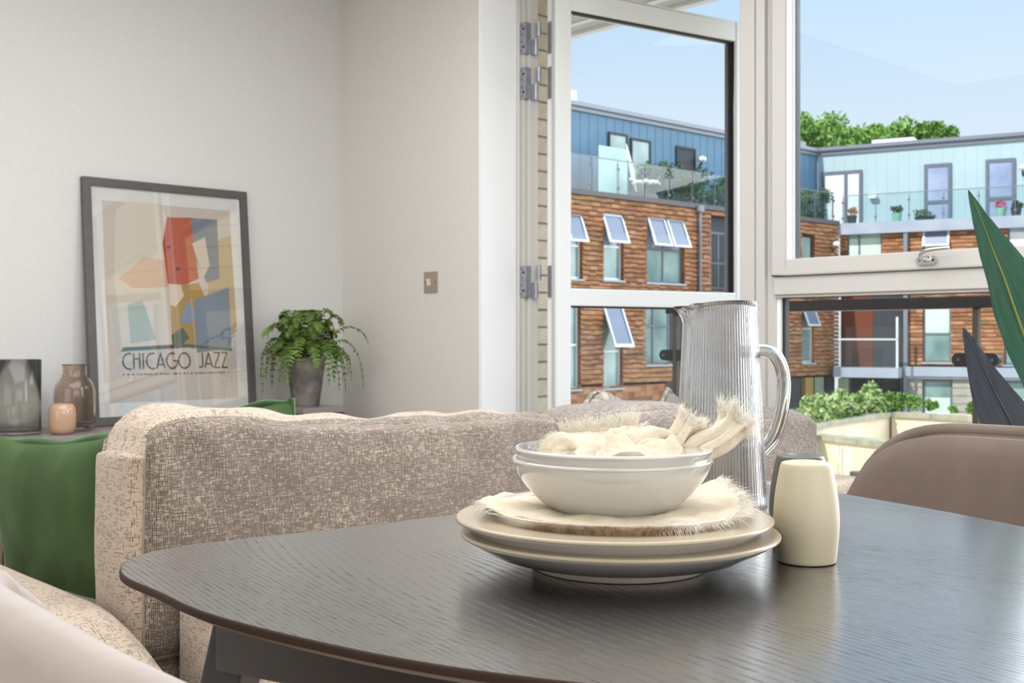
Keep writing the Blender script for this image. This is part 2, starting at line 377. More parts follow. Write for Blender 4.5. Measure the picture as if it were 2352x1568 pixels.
def mk(name, mb, m, parent=None, smooth=False, uv=True, base=None, weld=False, label=None, kind=None, bevel=0, auto=None):
    org = ORG[parent.name] if parent is not None else (Vector(base) if base is not None else Vector((0, 0, 0)))
    me = bpy.data.meshes.new(name); me.from_pydata([tuple(p-org) for p in mb.v], [], mb.f)
    if weld or bevel or auto is not None:
        b = bmesh.new(); b.from_mesh(me); bmesh.ops.remove_doubles(b, verts=b.verts, dist=1e-5)
        if bevel:
            b.normal_update()
            eds = [e_ for e_ in b.edges if len(e_.link_faces) == 2 and e_.calc_face_angle(0) > R(35)]
            bmesh.ops.bevel(b, geom=eds, offset=bevel, segments=2, affect='EDGES', profile=.6)
        bmesh.ops.recalc_face_normals(b, faces=b.faces); b.to_mesh(me); b.free()
    me.update()
    if smooth:
        for p in me.polygons: p.use_smooth = True
    if auto is not None:
        for p in me.polygons: p.use_smooth = True
        try: me.set_sharp_from_angle(angle=R(auto))
        except Exception: pass
    if mb.uv is not None:
        ul = me.uv_layers.new(name='uv')
        for l in me.loops: ul.data[l.index].uv = mb.uv[l.vertex_index]
    elif uv:
        ul = me.uv_layers.new(name='uv'); vv = me.vertices
        for p in me.polygons:
            nx, ny, nz = (abs(c) for c in p.normal)
            for li in p.loop_indices:
                c = vv[me.loops[li].vertex_index].co
                ul.data[li].uv = (c.y, c.z) if nx >= ny and nx >= nz else ((c.x, c.z) if ny >= nz else (c.y, c.x))
    me.materials.append(m)
    o = bpy.data.objects.new(name, me); COL.objects.link(o)
    if parent is not None: o.parent = parent
    else: o.location = org
    ORG[o.name] = org
    if label: o['label'] = label
    if kind: o['kind'] = kind
    return o
def struct(name, mb, m, parent=None, **kw):
    o = mk(name, mb, m, parent, **kw)
    if parent is None: o['kind'] = 'structure'
    return o
def cr(pts, n, closed=False):              # Catmull-Rom
    pts = [Vector(p) for p in pts]; out = []; m = len(pts); rng = m if closed else m-1
    for i in range(rng):
        g = lambda k: pts[k % m] if closed else pts[max(0, min(m-1, k))]
        p0, p1, p2, p3 = g(i-1), g(i), g(i+1), g(i+2)
        for k in range(n):
            t = k/n; out.append(.5*((2*p1)+(p2-p0)*t+(2*p0-5*p1+4*p2-p3)*t*t+(3*p1-p0-3*p2+p3)*t**3))
    if not closed: out.append(pts[-1])
    return out

# ------------------------------------------------------------------ room shell
XL, YW, YF = -4.214, 2.896, 3.077          # left wall, window wall face, window frame face
XO = -3.288                                # left side of the glazed opening
XR, YB, ZC = 2.1, -3.0, 2.5
HEAD = 2.42
struct('floor', MB().box((XL-.2, YB-.2, -.12), (XR+.2, YW+.35, 0)), M_floor)
struct('ceiling', MB().box((XL-.2, YB-.2, ZC), (XR+.2, YW+.35, ZC+.2)), M_ceil)
struct('wall_left', MB().box((XL-.2, YB-.2, 0), (XL, YW+.35, ZC)), M_wall)
struct('wall_window_side', MB().box((XL, YW, 0), (XO, YW+.26, ZC)).box((0.45, YW, 0), (XR+.2, YW+.26, ZC)).box((XO, YW, HEAD), (0.45, YW+.26, ZC)), M_wall2)
struct('wall_right', MB().box((XR, YB-.2, 0), (XR+.2, YW, ZC)), M_wall)
struct('wall_back', MB().box((XL, YB-.2, 0), (XR, YB, ZC)), M_wall)
struct('trim_1', MB().box((XO-.004, YW-.003, 0), (XO+.012, YF, HEAD)), M_white)      # white reveal lining
struct('baseboard_left', MB().box((XL, YB, 0), (XL+.018, YW, .12)), M_white)
struct('baseboard_window_side', MB().box((XL+.02, YW-.018, 0), (XO-.006, YW, .12)), M_white)

# fixed frame of the whole glazed screen: window_1 (awning over fixed light) and the doorway
FZ = .075
def prof_post(mb, x0, x1, z0, z1, y0=YF, y1=YF+FZ): mb.box((x0, y0, z0), (x1, y1, z1))
scr = thing('window_1', None, None, (XO, YF, 0)); scr['kind'] = 'structure'
MX0, MX1 = -2.215, -2.079                  # mullion
g = MB()
prof_post(g, XO+.012, XO+.030, 0, HEAD); prof_post(g, XO+.030, -3.245, 0, HEAD, YF+.012); prof_post(g, -3.245, -3.228, 0, HEAD, YF+.028)
prof_post(g, MX0, MX0+.010, 0, HEAD, YF+.014); prof_post(g, MX0+.010, MX0+.066, 0, HEAD); prof_post(g, MX0+.066, MX0+.073, 0, HEAD, YF+.006)
prof_post(g, MX0+.073, MX0+.106, 0, HEAD); prof_post(g, MX0+.106, MX1+.004, 0, HEAD, YF+.014)
prof_post(g, XO+.012, .44, HEAD-.055, HEAD); prof_post(g, XO+.012, .44, 0, .05)
for xm in (-1.0, -.86+.0): pass
prof_post(g, -1.0, -.88, 0, HEAD); prof_post(g, .36, .44, 0, HEAD)
prof_post(g, MX1+.004, -1.0, 1.083, 1.141); prof_post(g, MX1+.004, -1.0, 1.074, 1.083, YF+.008)
prof_post(g, -.88, .36, 1.083, 1.141)
mk('frame', g, M_frame, scr, bevel=.003)
# lower fixed light of window_1
def ring(mb, x0, x1, z0, z1, w, y0, y1):
    mb.box((x0, y0, z0), (x0+w, y1, z1)); mb.box((x1-w, y0, z0), (x1, y1, z1))
    mb.box((x0+w, y0, z0), (x1-w, y1, z0+w)); mb.box((x0+w, y0, z1-w), (x1-w, y1, z1)); return mb
for (a, b) in ((MX1+.004, -1.0), (-.88, .36)):
    mk('bead', MB().box((a, YF+.02, .05), (a+.014, YF+.05, 1.074)).box((b-.014, YF+.02, .05), (b, YF+.05, 1.074)), M_white if a < -2 else M_frame, scr)
    mk('gasket', ring(MB(), a+.014, b-.014, .05, 1.074, .0025, YF+.03, YF+.046), M_gasket, scr)
    mk('spacer', MB().box((a+.0165, YF+.036, .055), (a+.027, YF+.048, 1.07)).box((b-.027, YF+.036, .055), (b-.0165, YF+.048, 1.07)), M_bead, scr)
    mk('pane', MB().box((a+.014, YF+.040, .064), (b-.014, YF+.044, 1.06)), M_pane, scr)
# awning sash above
for (a, b) in ((MX1+.004, -1.0), (-.88, .36)):
    sz0, sz1 = 1.145, HEAD-.06
    sash = mk('sash', ring(MB(), a, b, sz0, sz1, .050, YF-.012, YF+.05), M_frame, scr, bevel=.004)
    mk('gasket', ring(MB(), a-.003, b+.003, sz0-.003, sz1+.003, .006, YF-.006, YF+.03), M_gasket, scr)
    mk('bead', MB().box((a+.05, YF, sz0+.05), (a+.068, YF+.03, sz1-.05)).box((b-.068, YF, sz0+.05), (b-.05, YF+.03, sz1-.05)).box((a+.068, YF+.012, sz0+.052), (a+.0705, YF+.03, sz1-.05)), M_white, sash)
    mk('spacer', MB().box((a+.0705, YF+.016, sz0+.052), (a+.080, YF+.03, sz1-.052)).box((b-.08, YF+.016, sz0+.052), (b-.0705, YF+.03, sz1-.052)), M_bead, sash)
    mk('pane', MB().box((a+.06, YF+.020, sz0+.05), (b-.06, YF+.024, sz1-.05)), M_pane, sash)
    if a < -1.5:
        hx, hz, hy = -1.552, sz0+.022, YF-.012
        pl = MB(); q = 24
        outl = [(hx+(.018 if math.cos(2*math.pi*i/q) > 0 else -.018)+.0125*math.cos(2*math.pi*i/q), hz+.0125*math.sin(2*math.pi*i/q)) for i in range(q)]
        pl.add([(x, hy, z) for x, z in outl]+[(x, hy-.008, z) for x, z in outl], [tuple(range(q)), tuple(range(2*q-1, q-1, -1))]+[(i, (i+1) % q, q+(i+1) % q, q+i) for i in range(q)])
        hd = mk('handle', pl, M_chrome, scr, auto=40, label='chrome window handle')
        lv = cr([(hx-.004, hy-.008, hz), (hx-.004, hy-.028, hz+.002), (hx+.0, hy-.038, hz+.016), (hx+.02, hy-.042, hz+.026), (hx+.06, hy-.042, hz+.029), (hx+.085, hy-.042, hz+.030)], 6)
        mk('lever', MB().tube(lv, .0058, 10), M_chrome, hd, smooth=True)
        mk('screw', MB().box((hx-.022, hy-.0095, hz-.003), (hx-.016, hy-.008, hz+.003)).box((hx+.018, hy-.0095, hz-.003), (hx+.024, hy-.008, hz+.003)), M_screw, hd)

# open door leaf, hung on the left post and swung out
dr = thing('door_1', None, None, (-3.119, 3.150, 0)); dr['kind'] = 'structure'
Dd = Vector((.182, .983, 0)).normalized(); Dn = Vector((Dd.y, -Dd.x, 0)); B0 = Vector((-3.119, 3.150, 0)); TH = .07
def dbox(mb, s0, s1, z0, z1, t0=-TH, t1=0):
    return mb.obox(B0+Dd*s0+Dn*t0+Vector((0, 0, z0)), Dd*(s1-s0), Dn*(t1-t0), Vector((0, 0, z1-z0)))
DW, DT = 1.005, 2.32
lf = MB(); dbox(lf, 0, .064, .03, DT); dbox(lf, .95, DW, .03, DT)
dbox(lf, .064, .95, 2.238, DT); dbox(lf, .064, .95, 1.072, 1.141); dbox(lf, .064, .95, .03, .20)
leaf = mk('leaf', lf, M_leafpaint, dr, bevel=.004)
lip = MB(); dbox(lip, -.006, .0, .03, DT, -.030, -.014); mk('edge_lip', lip, M_frame, dr)
gk = MB(); sp_ = MB()
for z0, z1 in ((1.141, 2.238), (.20, 1.072)):
    for (a, b, c, d) in ((.064, .070, z0, z1), (.944, .95, z0, z1), (.07, .944, z1-.007, z1), (.07, .944, z0, z0+.003)): dbox(gk, a, b, c, d, -.035, -.012)
    dbox(sp_, .926, .944, z0+.003, z1-.007, -.046, -.030); dbox(sp_, .070, .076, z0+.003, z1-.007, -.046, -.030)
    gp = MB(); dbox(gp, .066, .948, z0+.002, z1-.002, -.034, -.030); mk('pane', gp, M_pane, dr)
mk('gasket', gk, M_gasket, dr); mk('spacer', sp_, M_bead, dr)
for hz in (2.130, 1.952, 1.168, .30):      # hinges between post and leaf edge
    zb, zt = hz-.062, hz+.062
    # post leaf
    hp = MB().box((-3.262, YF+.006, zb), (-3.226, YF+.012, zt)).box((-3.230, YF+.008, zb), (-3.226, YF+.035, zt))
    h = mk('hinge', hp, M_steel, dr, bevel=.0015)
    kn = MB()
    kn.tube([(-3.212, 3.125, zb-.004), (-3.212, 3.125, hz-.004)], .0095, 12); kn.box((-3.228, 3.112, zb-.004), (-3.212, 3.118, hz-.004))
    kn.tube([(-3.198, 3.128, hz+.004), (-3.198, 3.128, zt+.002)], .0095, 12)
    mk('knuckle', kn, M_steel, h, auto=40)
    pe = MB(); dbox(pe, -.005, .0, zb, zt, -.058, -.020); mk('hinge_plate', pe, M_steel, h)
    sw = MB()
    for dz in (-.036, .036): sw.tube([(-3.240, YF+.004, hz+dz), (-3.240, YF+.010, hz+dz)], .005, 8)
    for dz in (-.05, -.015, .015, .05): sw.tube([(-3.250, YF+.0055, hz+dz), (-3.250, YF+.010, hz+dz)], .003, 8)
    mk('screw', sw, M_screw, h)

# light switch
sx_, sz_ = -3.586, 1.171
sw = thing('light_switch', 'small square bronze light switch plate on wall left of the glazed door', 'light switch', (sx_, YW, sz_))
mk('plate', MB().box((sx_-.043, YW-.005, sz_-.043), (sx_+.043, YW+.001, sz_+.043)), M_bronze, sw, bevel=.0025)
mk('rocker', MB().hexa([(sx_-.018, YW-.009, sz_-.014), (sx_-.002, YW-.009, sz_-.014), (sx_-.002, YW-.004, sz_-.014), (sx_-.018, YW-.004, sz_-.014), (sx_-.018, YW-.013, sz_+.014), (sx_-.002, YW-.013, sz_+.014), (sx_-.002, YW-.004, sz_+.014), (sx_-.018, YW-.004, sz_+.014)]), M_rocker, sw, label='white rocker')
for dx in (-.033, .033): mk('screw', MB().tube([(sx_+dx, YW-.0045, sz_), (sx_+dx, YW-.006, sz_)], .003, 10), M_screw, sw)

# ------------------------------------------------------------------ dining table
TZ = .75
outc = [(-.341, .985), (-.344, 1.03), (-.322, 1.077), (-.265, 1.123), (-.151, 1.204), (-.064, 1.2745), (.08, 1.385), (.20, 1.478), (.285, 1.530), (.345, 1.535),
        (.390, 1.495), (.417, 1.4525), (.485, 1.322), (.5395, 1.193), (.580, 1.06), (.597, .92), (.575, .78), (.50, .67), (.38, .605), (.20, .60),
        (.0385, .654), (-.054, .695), (-.141, .7525), (-.2227, .821), (-.281, .892), (-.322, .942)]
tb = thing('dining_table', 'dark stained wooden dining table with rounded corners and brown underside', 'table', cw(.12, 1.05, 0))
out = cr([cw(x, z, 0) for x, z in outc], 8, closed=True)
n_ = len(out)
def inset(pts, d):
    r = []
    for i, p in enumerate(pts):
        t = (pts[(i+1) % len(pts)]-pts[i-1]).normalized(); r.append(p+Vector((-t.y, t.x, 0))*d)
    return r
area = sum(out[i].x*out[(i+1) % n_].y-out[(i+1) % n_].x*out[i].y for i in range(n_))
sg = 1 if area > 0 else -1
lv = lambda pts, z: [Vector((p.x, p.y, z)) for p in pts]
def loops(mb, ls, cap0=True, cap1=True):
    n = len(ls[0]); b = len(mb.v); mb.v += [Vector(p) for l in ls for p in l]
    for i in range(len(ls)-1):
        for j in range(n): mb.f.append((b+i*n+j, b+i*n+(j+1) % n, b+(i+1)*n+(j+1) % n, b+(i+1)*n+j))
    if cap0: mb.f.append(tuple(b+j for j in range(n-1, -1, -1)))
    if cap1: mb.f.append(tuple(b+(len(ls)-1)*n+j for j in range(n)))
    return mb
i1 = inset(out, sg*.0015)
mk('table_top', loops(MB(), [lv(i1, TZ-.002), lv(i1, TZ)], cap0=False), M_ash, tb)
mk('edge', loops(MB(), [lv(i1, TZ-.0001), lv(inset(out, sg*.0006), TZ-.0005), lv(out, TZ-.0018), lv(out, TZ-.0062)], False, False), M_tedge, tb, smooth=True)
mk('underside', loops(MB(), [lv(inset(out, sg*.011), TZ-.0125), lv(inset(out, sg*.0005), TZ-.0064), lv(out, TZ-.0060)], True, False), M_tunder_litleg, tb, auto=40)
def tleg(cx, cz, fx, fz, ang):
    ca, sa = math.cos(ang), math.sin(ang)
    def ringp(x, z, h, k):
        pts = [(-.024, .018), (-.012, -.024), (.026, -.024), (.026, .026), (-.010, .026)]
        return [cw(x+(a*ca-b*sa)*k, z+(a*sa+b*ca)*k, h) for a, b in pts]
    m = loops(MB(), [ringp(fx, fz, 0, .62), ringp(cx, cz, TZ-.0126, 1.0)])
    o = mk('leg', m, M_tleg, tb, bevel=.002)
    o.data.materials.append(M_tunder_litleg)
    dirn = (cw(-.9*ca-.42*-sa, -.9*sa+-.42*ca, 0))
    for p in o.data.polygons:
        if p.normal.dot(dirn.normalized()) > .8: p.material_index = 1  # left face painted lighter brown: the light on it is in the colour
    return o
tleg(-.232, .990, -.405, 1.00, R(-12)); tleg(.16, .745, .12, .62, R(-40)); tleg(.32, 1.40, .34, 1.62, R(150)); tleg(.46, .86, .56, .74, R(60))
def apron(a, b, h=.07, t=.02, zt=TZ-.0126):
    A, B = cw(*a), cw(*b); d = (B-A).normalized(); nn = Vector((-d.y, d.x, 0))*t
    mk('apron', MB().obox(A+Vector((0, 0, zt-h)), B-A, nn, Vector((0, 0, h))), M_tlegside, tb, bevel=.002)
apron((-.251, .957), (.14, .742)); apron((-.20, 1.02), (.30, 1.38)); apron((.33, 1.36), (.46, .90)); apron((.18, .75), (.44, .84))

# ------------------------------------------------------------------ tableware
SC = cw(.088, .989, 0)                     # axis of the stack
def ware(name, label, cat, group, c, z, prof, m, n=96, wob=None, parts=()):
    t = thing(name, label, cat, (c.x, c.y, z), group)
    mk('body', MB().lathe((c.x, c.y, z), prof, n, wob), m, t, smooth=True, uv=False)
    for nm, pr, mm in parts: mk(nm, MB().lathe((c.x, c.y, z), pr, n, wob), mm, t, smooth=True, uv=False)
    return t
def plate_prof(Rm, h, rf, well, th=.0045, foot=.006, rw=None):
    rw = rw or Rm*.66
    up = [(rf+.002, foot), (rw, foot+.001), (rw+(Rm-rw)*.45, foot+.3*(h-foot)), (Rm-.004, h-.005), (Rm, h-.0015), (Rm-.001, h), (Rm-.004, h-.0005)]
    dn = [(Rm-.012, h-.0035), (rw+(Rm-rw)*.45, foot+.3*(h-foot)+th), (rw-.004, well+.001), (rw-.02, well), (0.0, well)]
    return [(0.0, foot)]+up+dn
def rim(Rm, h, w_=.0028):
    return [(Rm-.0026, h-.0034), (Rm+.0003, h-.0026), (Rm+.0004, h-.0008), (Rm-.0010, h+.0005), (Rm-.0034, h+.0004)]
def wobf(k, a0): return lambda a, i: k*math.sin(2*a+a0)+k*.6*math.sin(3*a+1+a0)
c1 = cw(.0935, .989); c2 = cw(.0885, .989)
z1 = TZ+.0005; ze = .7833
p1 = ware('dinner_plate', 'large cream dinner plate with pale foot ring standing on the table, bottom of the stack', 'plate', 'stacked dinner plates', c1, z1,
          plate_prof(.1375, .031, .074, .0085), M_cream, wob=wobf(.002, 0), parts=[('rim', rim(.1375, .031), M_lip), ('foot_ring', [(.068, .008), (.070, 0), (.0752, 0), (.0766, .008)], M_foot)])
z2 = z1+.0130
p2 = ware('dinner_plate', 'second large cream dinner plate, just under the two brown-edged side plates', 'plate', 'stacked dinner plates', c2, z2,
          plate_prof(.1372, .031, .074, .0125, foot=.003), M_cream, wob=wobf(.002, 2), parts=[('rim', rim(.1372, .031), M_lip), ('foot_ring', [(.066, .006), (.067, -.0002), (.0712, -.0002), (.0726, .006)], M_foot)])
z3 = z2+.0127; c3 = cw(.0905, .989)
p3 = ware('side_plate', 'smaller plate with mottled brown glaze all round its edge, lower of the side plates', 'plate', 'stacked side plates', c3, z3,
          plate_prof(.1130, .0178, .062, .0135, foot=.002, rw=.1035, th=.003), M_brown, wob=wobf(.0025, 1), parts=[('foot_ring', [(.057, .004), (.058, -.0002), (.062, -.0002), (.063, .004)], M_foot)])
z4 = .7900; c4 = cw(.0895, .989)
p4 = ware('side_plate', 'cream side plate with patches of brown glaze, directly under the flat linen napkin', 'plate', 'stacked side plates', c4, z4,
          plate_prof(.1124, .0135, .062, .0055, foot=.001, rw=.1045, th=.003), M_halfbrown, wob=wobf(.003, 3), parts=[('foot_ring', [(.057, .004), (.058, -.0002), (.062, -.0002), (.063, .004)], M_foot)])
def bowl_prof(Rm, h, rb):
    o = [(0, .004), (rb-.008, .004), (rb-.004, 0), (rb, .0)]
    for i in range(1, 15):
        t = i/14; o.append((rb+(Rm-rb)*(math.sin(t*math.pi/2)**.80)*(.74+.26*t) if t < 1 else Rm, h*(t**1.12)))
    inn = [(r-.0045 if z < h*.9 else r-.003, z+.0025) for r, z in reversed(o[5:-1])]
    return o+[(Rm-.0008, h+.0010), (Rm-.0028, h+.0002)]+inn+[(rb-.01, .008), (0, .007)]
zb1 = .7970
b1 = ware('bowl', 'cream glazed bowl standing on the flat napkin, lower of the two', 'bowl', 'nested bowls', cw(.0870, .989), zb1, bowl_prof(.0868, .0465, .046), M_cream, wob=wobf(.003, .5), parts=[('rim', rim(.0868, .0475), M_cream)])
zb2 = zb1+.0108
b2 = ware('bowl', 'cream glazed bowl holding the crumpled frayed napkin, upper of the two', 'bowl', 'nested bowls', cw(.0885, .989), zb2, bowl_prof(.0862, .0450, .042), M_cream, wob=wobf(.003, 2.5), parts=[('rim', rim(.0862, .0460), M_cream)])

# frayed linen: cloth sheets plus loose threads
def strands(mb, base_pts, dirf, n, ln, spread, rnd, droop=0, r=.00015):
    n = int(n*1.5); spread *= .6; ln *= .85
    L = [(base_pts[i+1]-base_pts[i]).length for i in range(len(base_pts)-1)]; T = sum(L)
    for k in range(n):
        s = rnd.random()*T; i = 0
        while i < len(L)-1 and s > L[i]: s -= L[i]; i += 1
        p = base_pts[i].lerp(base_pts[i+1], min(1, s/max(L[i], 1e-9)))
        d = Vector(dirf(p, i/len(L))).normalized()
        d = (d+Vector((rnd.uniform(-1, 1), rnd.uniform(-1, 1), rnd.uniform(-1, 1)))*spread).normalized()
        l = ln*rnd.uniform(.45, 1.25); bend = Vector((rnd.uniform(-1, 1), rnd.uniform(-1, 1), rnd.uniform(-1, 1)))*l*.4
        q = [p-d*.002, p+d*l*.35+bend*.2, p+d*l*.7+bend*.6+Vector((0, 0, -droop*l*.3)), p+d*l+bend+Vector((0, 0, -droop*l))]
        mb.tube(q, [r, r, r*.8, r*.3], 3, cap=False)
rn = random.Random(3)
def sheet(rows, thick=.0014):
    nrm = []
    m, n = len(rows), len(rows[0])
    top = rows; bot = []
    for i in range(m):
        br = []
        for j in range(n):
            a = rows[min(i+1, m-1)][j]-rows[max(i-1, 0)][j]; b = rows[i][min(j+1, n-1)]-rows[i][max(j-1, 0)]
            nn = a.cross(b); nn = nn.normalized() if nn.length > 1e-9 else Vector((0, 0, 1)); br.append(rows[i][j]-nn*thick)
        bot.append(br)
    mb = MB(); mb.grid(top); mb.grid([list(reversed(r)) for r in bot])
    edge = [(rows[0][j], bot[0][j]) for j in range(n)]+[(rows[i][n-1], bot[i][n-1]) for i in range(m)]+[(rows[m-1][j], bot[m-1][j]) for j in range(n-1, -1, -1)]+[(rows[i][0], bot[i][0]) for i in range(m-1, -1, -1)]
    mb.grid([[e_[0] for e_ in edge], [e_[1] for e_ in edge]])
    return mb
def loftsurf(curves, nu=40, nv=16):         # smooth surface through rows of control points
    cs = [cr(c, nu//(len(c)-1)) for c in curves]; n = len(cs[0])
    cols = [cr([c[j] for c in cs], max(1, nv//(len(cs)-1))) for j in range(n)]
    return [[cols[j][i] for j in range(n)] for i in range(len(cols[0]))]
def crump(rows, amp, sc_, seed=0):
    return [[p+Vector((0, 0, 1))*amp*noise.noise(p*sc_+Vector((seed, 0, 0))) for p in r] for r in rows]

zw = .7925                               # well of the top side plate
nap = thing('napkin', 'folded cream linen napkin with frayed edges lying flat under the bowls', 'napkin', (SC.x, SC.y, zw), 'frayed linen napkins')
def np_(px, py, Z): return pt(px, py, Z)
# outline of the folded sheet (front rim drapes over the plate, ends frayed); rows run back to front
def P3(X, Z, z): return cw(X, Z, z)
rowsA = loftsurf([
    [P3(-.005, 1.075, ze+.020), P3(.03, 1.078, zw+.006), P3(.09, 1.075, zw+.005), P3(.14, 1.078, zw+.008), P3(.196, 1.085, ze+.030)],
    [P3(-.024, 1.03, ze+.0205), P3(.03, 1.03, zw+.0085), P3(.09, 1.03, zw+.0065), P3(.15, 1.03, zw+.0095), P3(.204, 1.045, ze+.024)],
    [P3(-.029, .985, ze+.0235), P3(.02, .985, zw+.0095), P3(.09, .985, zw+.006), P3(.15, .985, zw+.0095), P3(.200, .995, ze+.0215)],
    [P3(-.023, .952, ze+.0245), P3(.02, .935, zw+.012), P3(.08, .918, zw+.0095), P3(.14, .925, zw+.0115), P3(.190, .945, ze+.0215)],
    [P3(-.016, .944, ze+.0210), P3(.022, .905, ze+.0200), P3(.08, .893, ze+.0165), P3(.135, .893, ze+.0185), P3(.178, .915, ze+.0195)]], 40, 24)
rowsA = crump(crump(rowsA, .0028, 40, 1), .0016, 95, 4)
mk('cloth', sheet(rowsA, .0016), M_linen, nap, smooth=True, uv=False)
rowsB = [[p+Vector((0, 0, -.0030))+(p-SC).normalized()*.002*0 for p in r] for r in rowsA[14:]]
rowsB = [[Vector((p.x, p.y, max(p.z, zw+.001) if (p.xy-SC.xy).length < .08 else p.z)) for p in r] for r in rowsB]
lower = loftsurf([
    [P3(-.024, .972, ze+.0205), P3(.02, .945, zw+.003), P3(.08, .935, zw+.0025), P3(.14, .94, zw+.003), P3(.192, .96, ze+.0205)],
    [P3(-.020, .948, ze+.0200), P3(.025, .912, ze+.0175), P3(.08, .897, ze+.0135), P3(.130, .895, ze+.0155), P3(.176, .918, ze+.0165)]], 40, 8)
mk('fold', sheet(crump(lower, .0012, 60, 4), .0016), M_linen, nap, smooth=True, uv=False)
fr = MB(); dz = Vector((0, 0, 1))
R_ = lambda X, Z: cw(X, Z) 
right = [r[-1] for r in rowsA]; left = [r[0] for r in rowsA]; front = rowsA[-1]
strands(fr, right, lambda p, t: (p-SC)*Vector((1, 1, 0))+dz*.02, 420, .014, .30, rn, .2)
strands(fr, right, lambda p, t: (p-SC)*Vector((1, 1, 0))+dz*.03, 200, .012, .6, rn, .1)
strands(fr, front[22:33], lambda p, t: cw(.45, -1, 0)+dz*-.55, 150, .011, .30, rn, .5)
strands(fr, [rowsA[-3][j] for j in range(26, 41)], lambda p, t: cw(.7, -.8, 0)-dz*.1, 100, .012, .35, rn, .3)
strands(fr, left[-12:], lambda p, t: cw(-1, -.2, 0)-dz*.2, 50, .009, .5, rn, .4)
mk('fringe', fr, M_fringe, nap, uv=False, kind='stuff')

# crumpled napkin in the upper bowl
nb = thing('napkin', 'crumpled cream linen napkin with frayed ends sticking out of the upper bowl', 'napkin', (SC.x, SC.y, zb2), 'frayed linen napkins')
zt = zb2+.045
def q(px, py, Z): return pt(px, py, Z)
fan = loftsurf([
    [q(1235, 1048, 1.02), q(1300, 1052, 1.01), q(1370, 1058, 1.00), q(1440, 1054, 1.00), q(1488, 1052, 1.0)],
    [q(1256, 1018, 1.035), q(1300, 1024, 1.02), q(1360, 1030, 1.01), q(1425, 1020, 1.00), q(1480, 1018, 1.00)],
    [q(1270, 1000, 1.05), q(1300, 1004, 1.045), q(1360, 1012, 1.035), q(1420, 1004, 1.02), q(1474, 992, 1.01)],
    [q(1290, 992, 1.062), q(1330, 990, 1.06), q(1380, 985, 1.05), q(1430, 976, 1.04), q(1462, 974, 1.02)]], 40, 18)
mk('cloth', sheet(crump(fan, .002, 60, 7), .0012), M_linen, nb, smooth=True, uv=False)
def tuft(pts, rs, lobes=5, seed=0, flat=.7):
    c = cr(pts, 8); k = len(c); n = 44; rows = []; up = Vector((0, 0, 1))
    for i, p in enumerate(c):
        t = (c[min(i+1, k-1)]-c[max(i-1, 0)]).normalized(); sd = t.cross(cw(0, 1, 0)).normalized(); up = sd.cross(t).normalized()
        f = i/(k-1)*(len(rs)-1); a_i = min(int(f), len(rs)-2); r = rs[a_i]*(1-(f-a_i))+rs[a_i+1]*(f-a_i)
        row = []
        for j in range(n):
            a = 2*math.pi*j/n; q_ = r*(1+.30*math.sin(lobes*a+seed+i*.12)+.13*math.sin((2*lobes+1)*a+seed*2))
            row.append(p+sd*math.cos(a)*q_+up*math.sin(a)*q_*flat+Vector((noise.noise(p*90+Vector((j*.2, seed, 0))), noise.noise(p*90+Vector((5, j*.2, seed))), 0))*.0015)
        rows.append(row)
    m = MB(); m.grid(rows, closed_u=True); return m, rows
bc = (.0885, .985)
def hf(X, Z):  # folds of the crumpled cloth
    dx, dz_ = X-bc[0], Z-bc[1]; r = math.hypot(dx, dz_)/.079
    wv = Vector((X*16, Z*16, 3.3)); q2 = Vector((X*34+noise.noise(wv)*1.5, Z*52+noise.noise(wv+Vector((7, 0, 0)))*1.5, 1.7))
    f1 = min(1, abs(noise.noise(q2*.8))*2.6)**.75; f2 = abs(noise.noise(q2*2.1+Vector((3, 3, 3))))
    fr_ = .5+.5*math.sin(dx*60+2.2*noise.noise(wv*1.3)+.8)
    return zt-.007+.012*f1+.008*f2+.0085*fr_*f1-min(.011, .10*max(0, r-.58)**1.5)
N2 = 110; rowsH = []
for i in range(N2+1):
    th_ = 2*math.pi*i/N2; rowsH.append([cw(bc[0]+.0745*(j/40)*math.cos(th_), bc[1]+.0745*(j/40)*math.sin(th_), hf(bc[0]+.0745*(j/40)*math.cos(th_), bc[1]+.0745*(j/40)*math.sin(th_))) for j in range(41)]+[cw(bc[0]+.058*math.cos(th_), bc[1]+.058*math.sin(th_), zt-.030)])
hm = MB(); hm.grid(rowsH); mk('cloth', hm, M_linen, nb, smooth=True, uv=False, weld=True)
tips = []
for ps, rs, lb_, sd_, fl in (([(1552, 1085, .985), (1553, 1025, .985), (1566, 990, .987), (1580, 966, .99)], [.010, .0085, .0075, .0095], 4, 1.0, .6),
                        ([(1572, 1085, .98), (1606, 1034, .985), (1645, 1010, .99), (1674, 984, 1.0), (1688, 968, 1.005)], [.012, .0105, .0105, .011, .0135], 5, 2.2, .7),
                        ([(1588, 1080, 1.0), (1604, 1008, 1.0), (1618, 988, 1.005)], [.009, .008, .008], 4, 4.0, .7),
                        ([(1450, 1085, .972), (1470, 1030, .974), (1500, 1018, .98), (1528, 1030, .984), (1542, 1085, .98)], [.007, .010, .0125, .011, .006], 3, 5.1, .75),
                        ([(1244, 1085, .958), (1270, 1036, .958), (1296, 1027, .960), (1324, 1080, .964)], [.005, .0085, .009, .004], 3, .4, .7)):
    m_, rws_ = tuft([q(*p) for p in ps], rs, lb_, sd_, fl); mk('fold', m_, M_linen, nb, smooth=True, uv=False); tips.append(rws_)
fr = MB(); VUP = Vector((0, 0, 1))
side = lambda a: cw(a, 0, 0)
strands(fr, fan[-1], lambda p, t: side(-.25+.5*t)+VUP*1.0, 520, .013, .35, rn)
strands(fr, fan[-3], lambda p, t: side(.1)+VUP*.9+cw(0, -.3, 0), 260, .010, .45, rn)
strands(fr, [r[-1] for r in fan], lambda p, t: side(1)+VUP*.4, 110, .009, .5, rn)
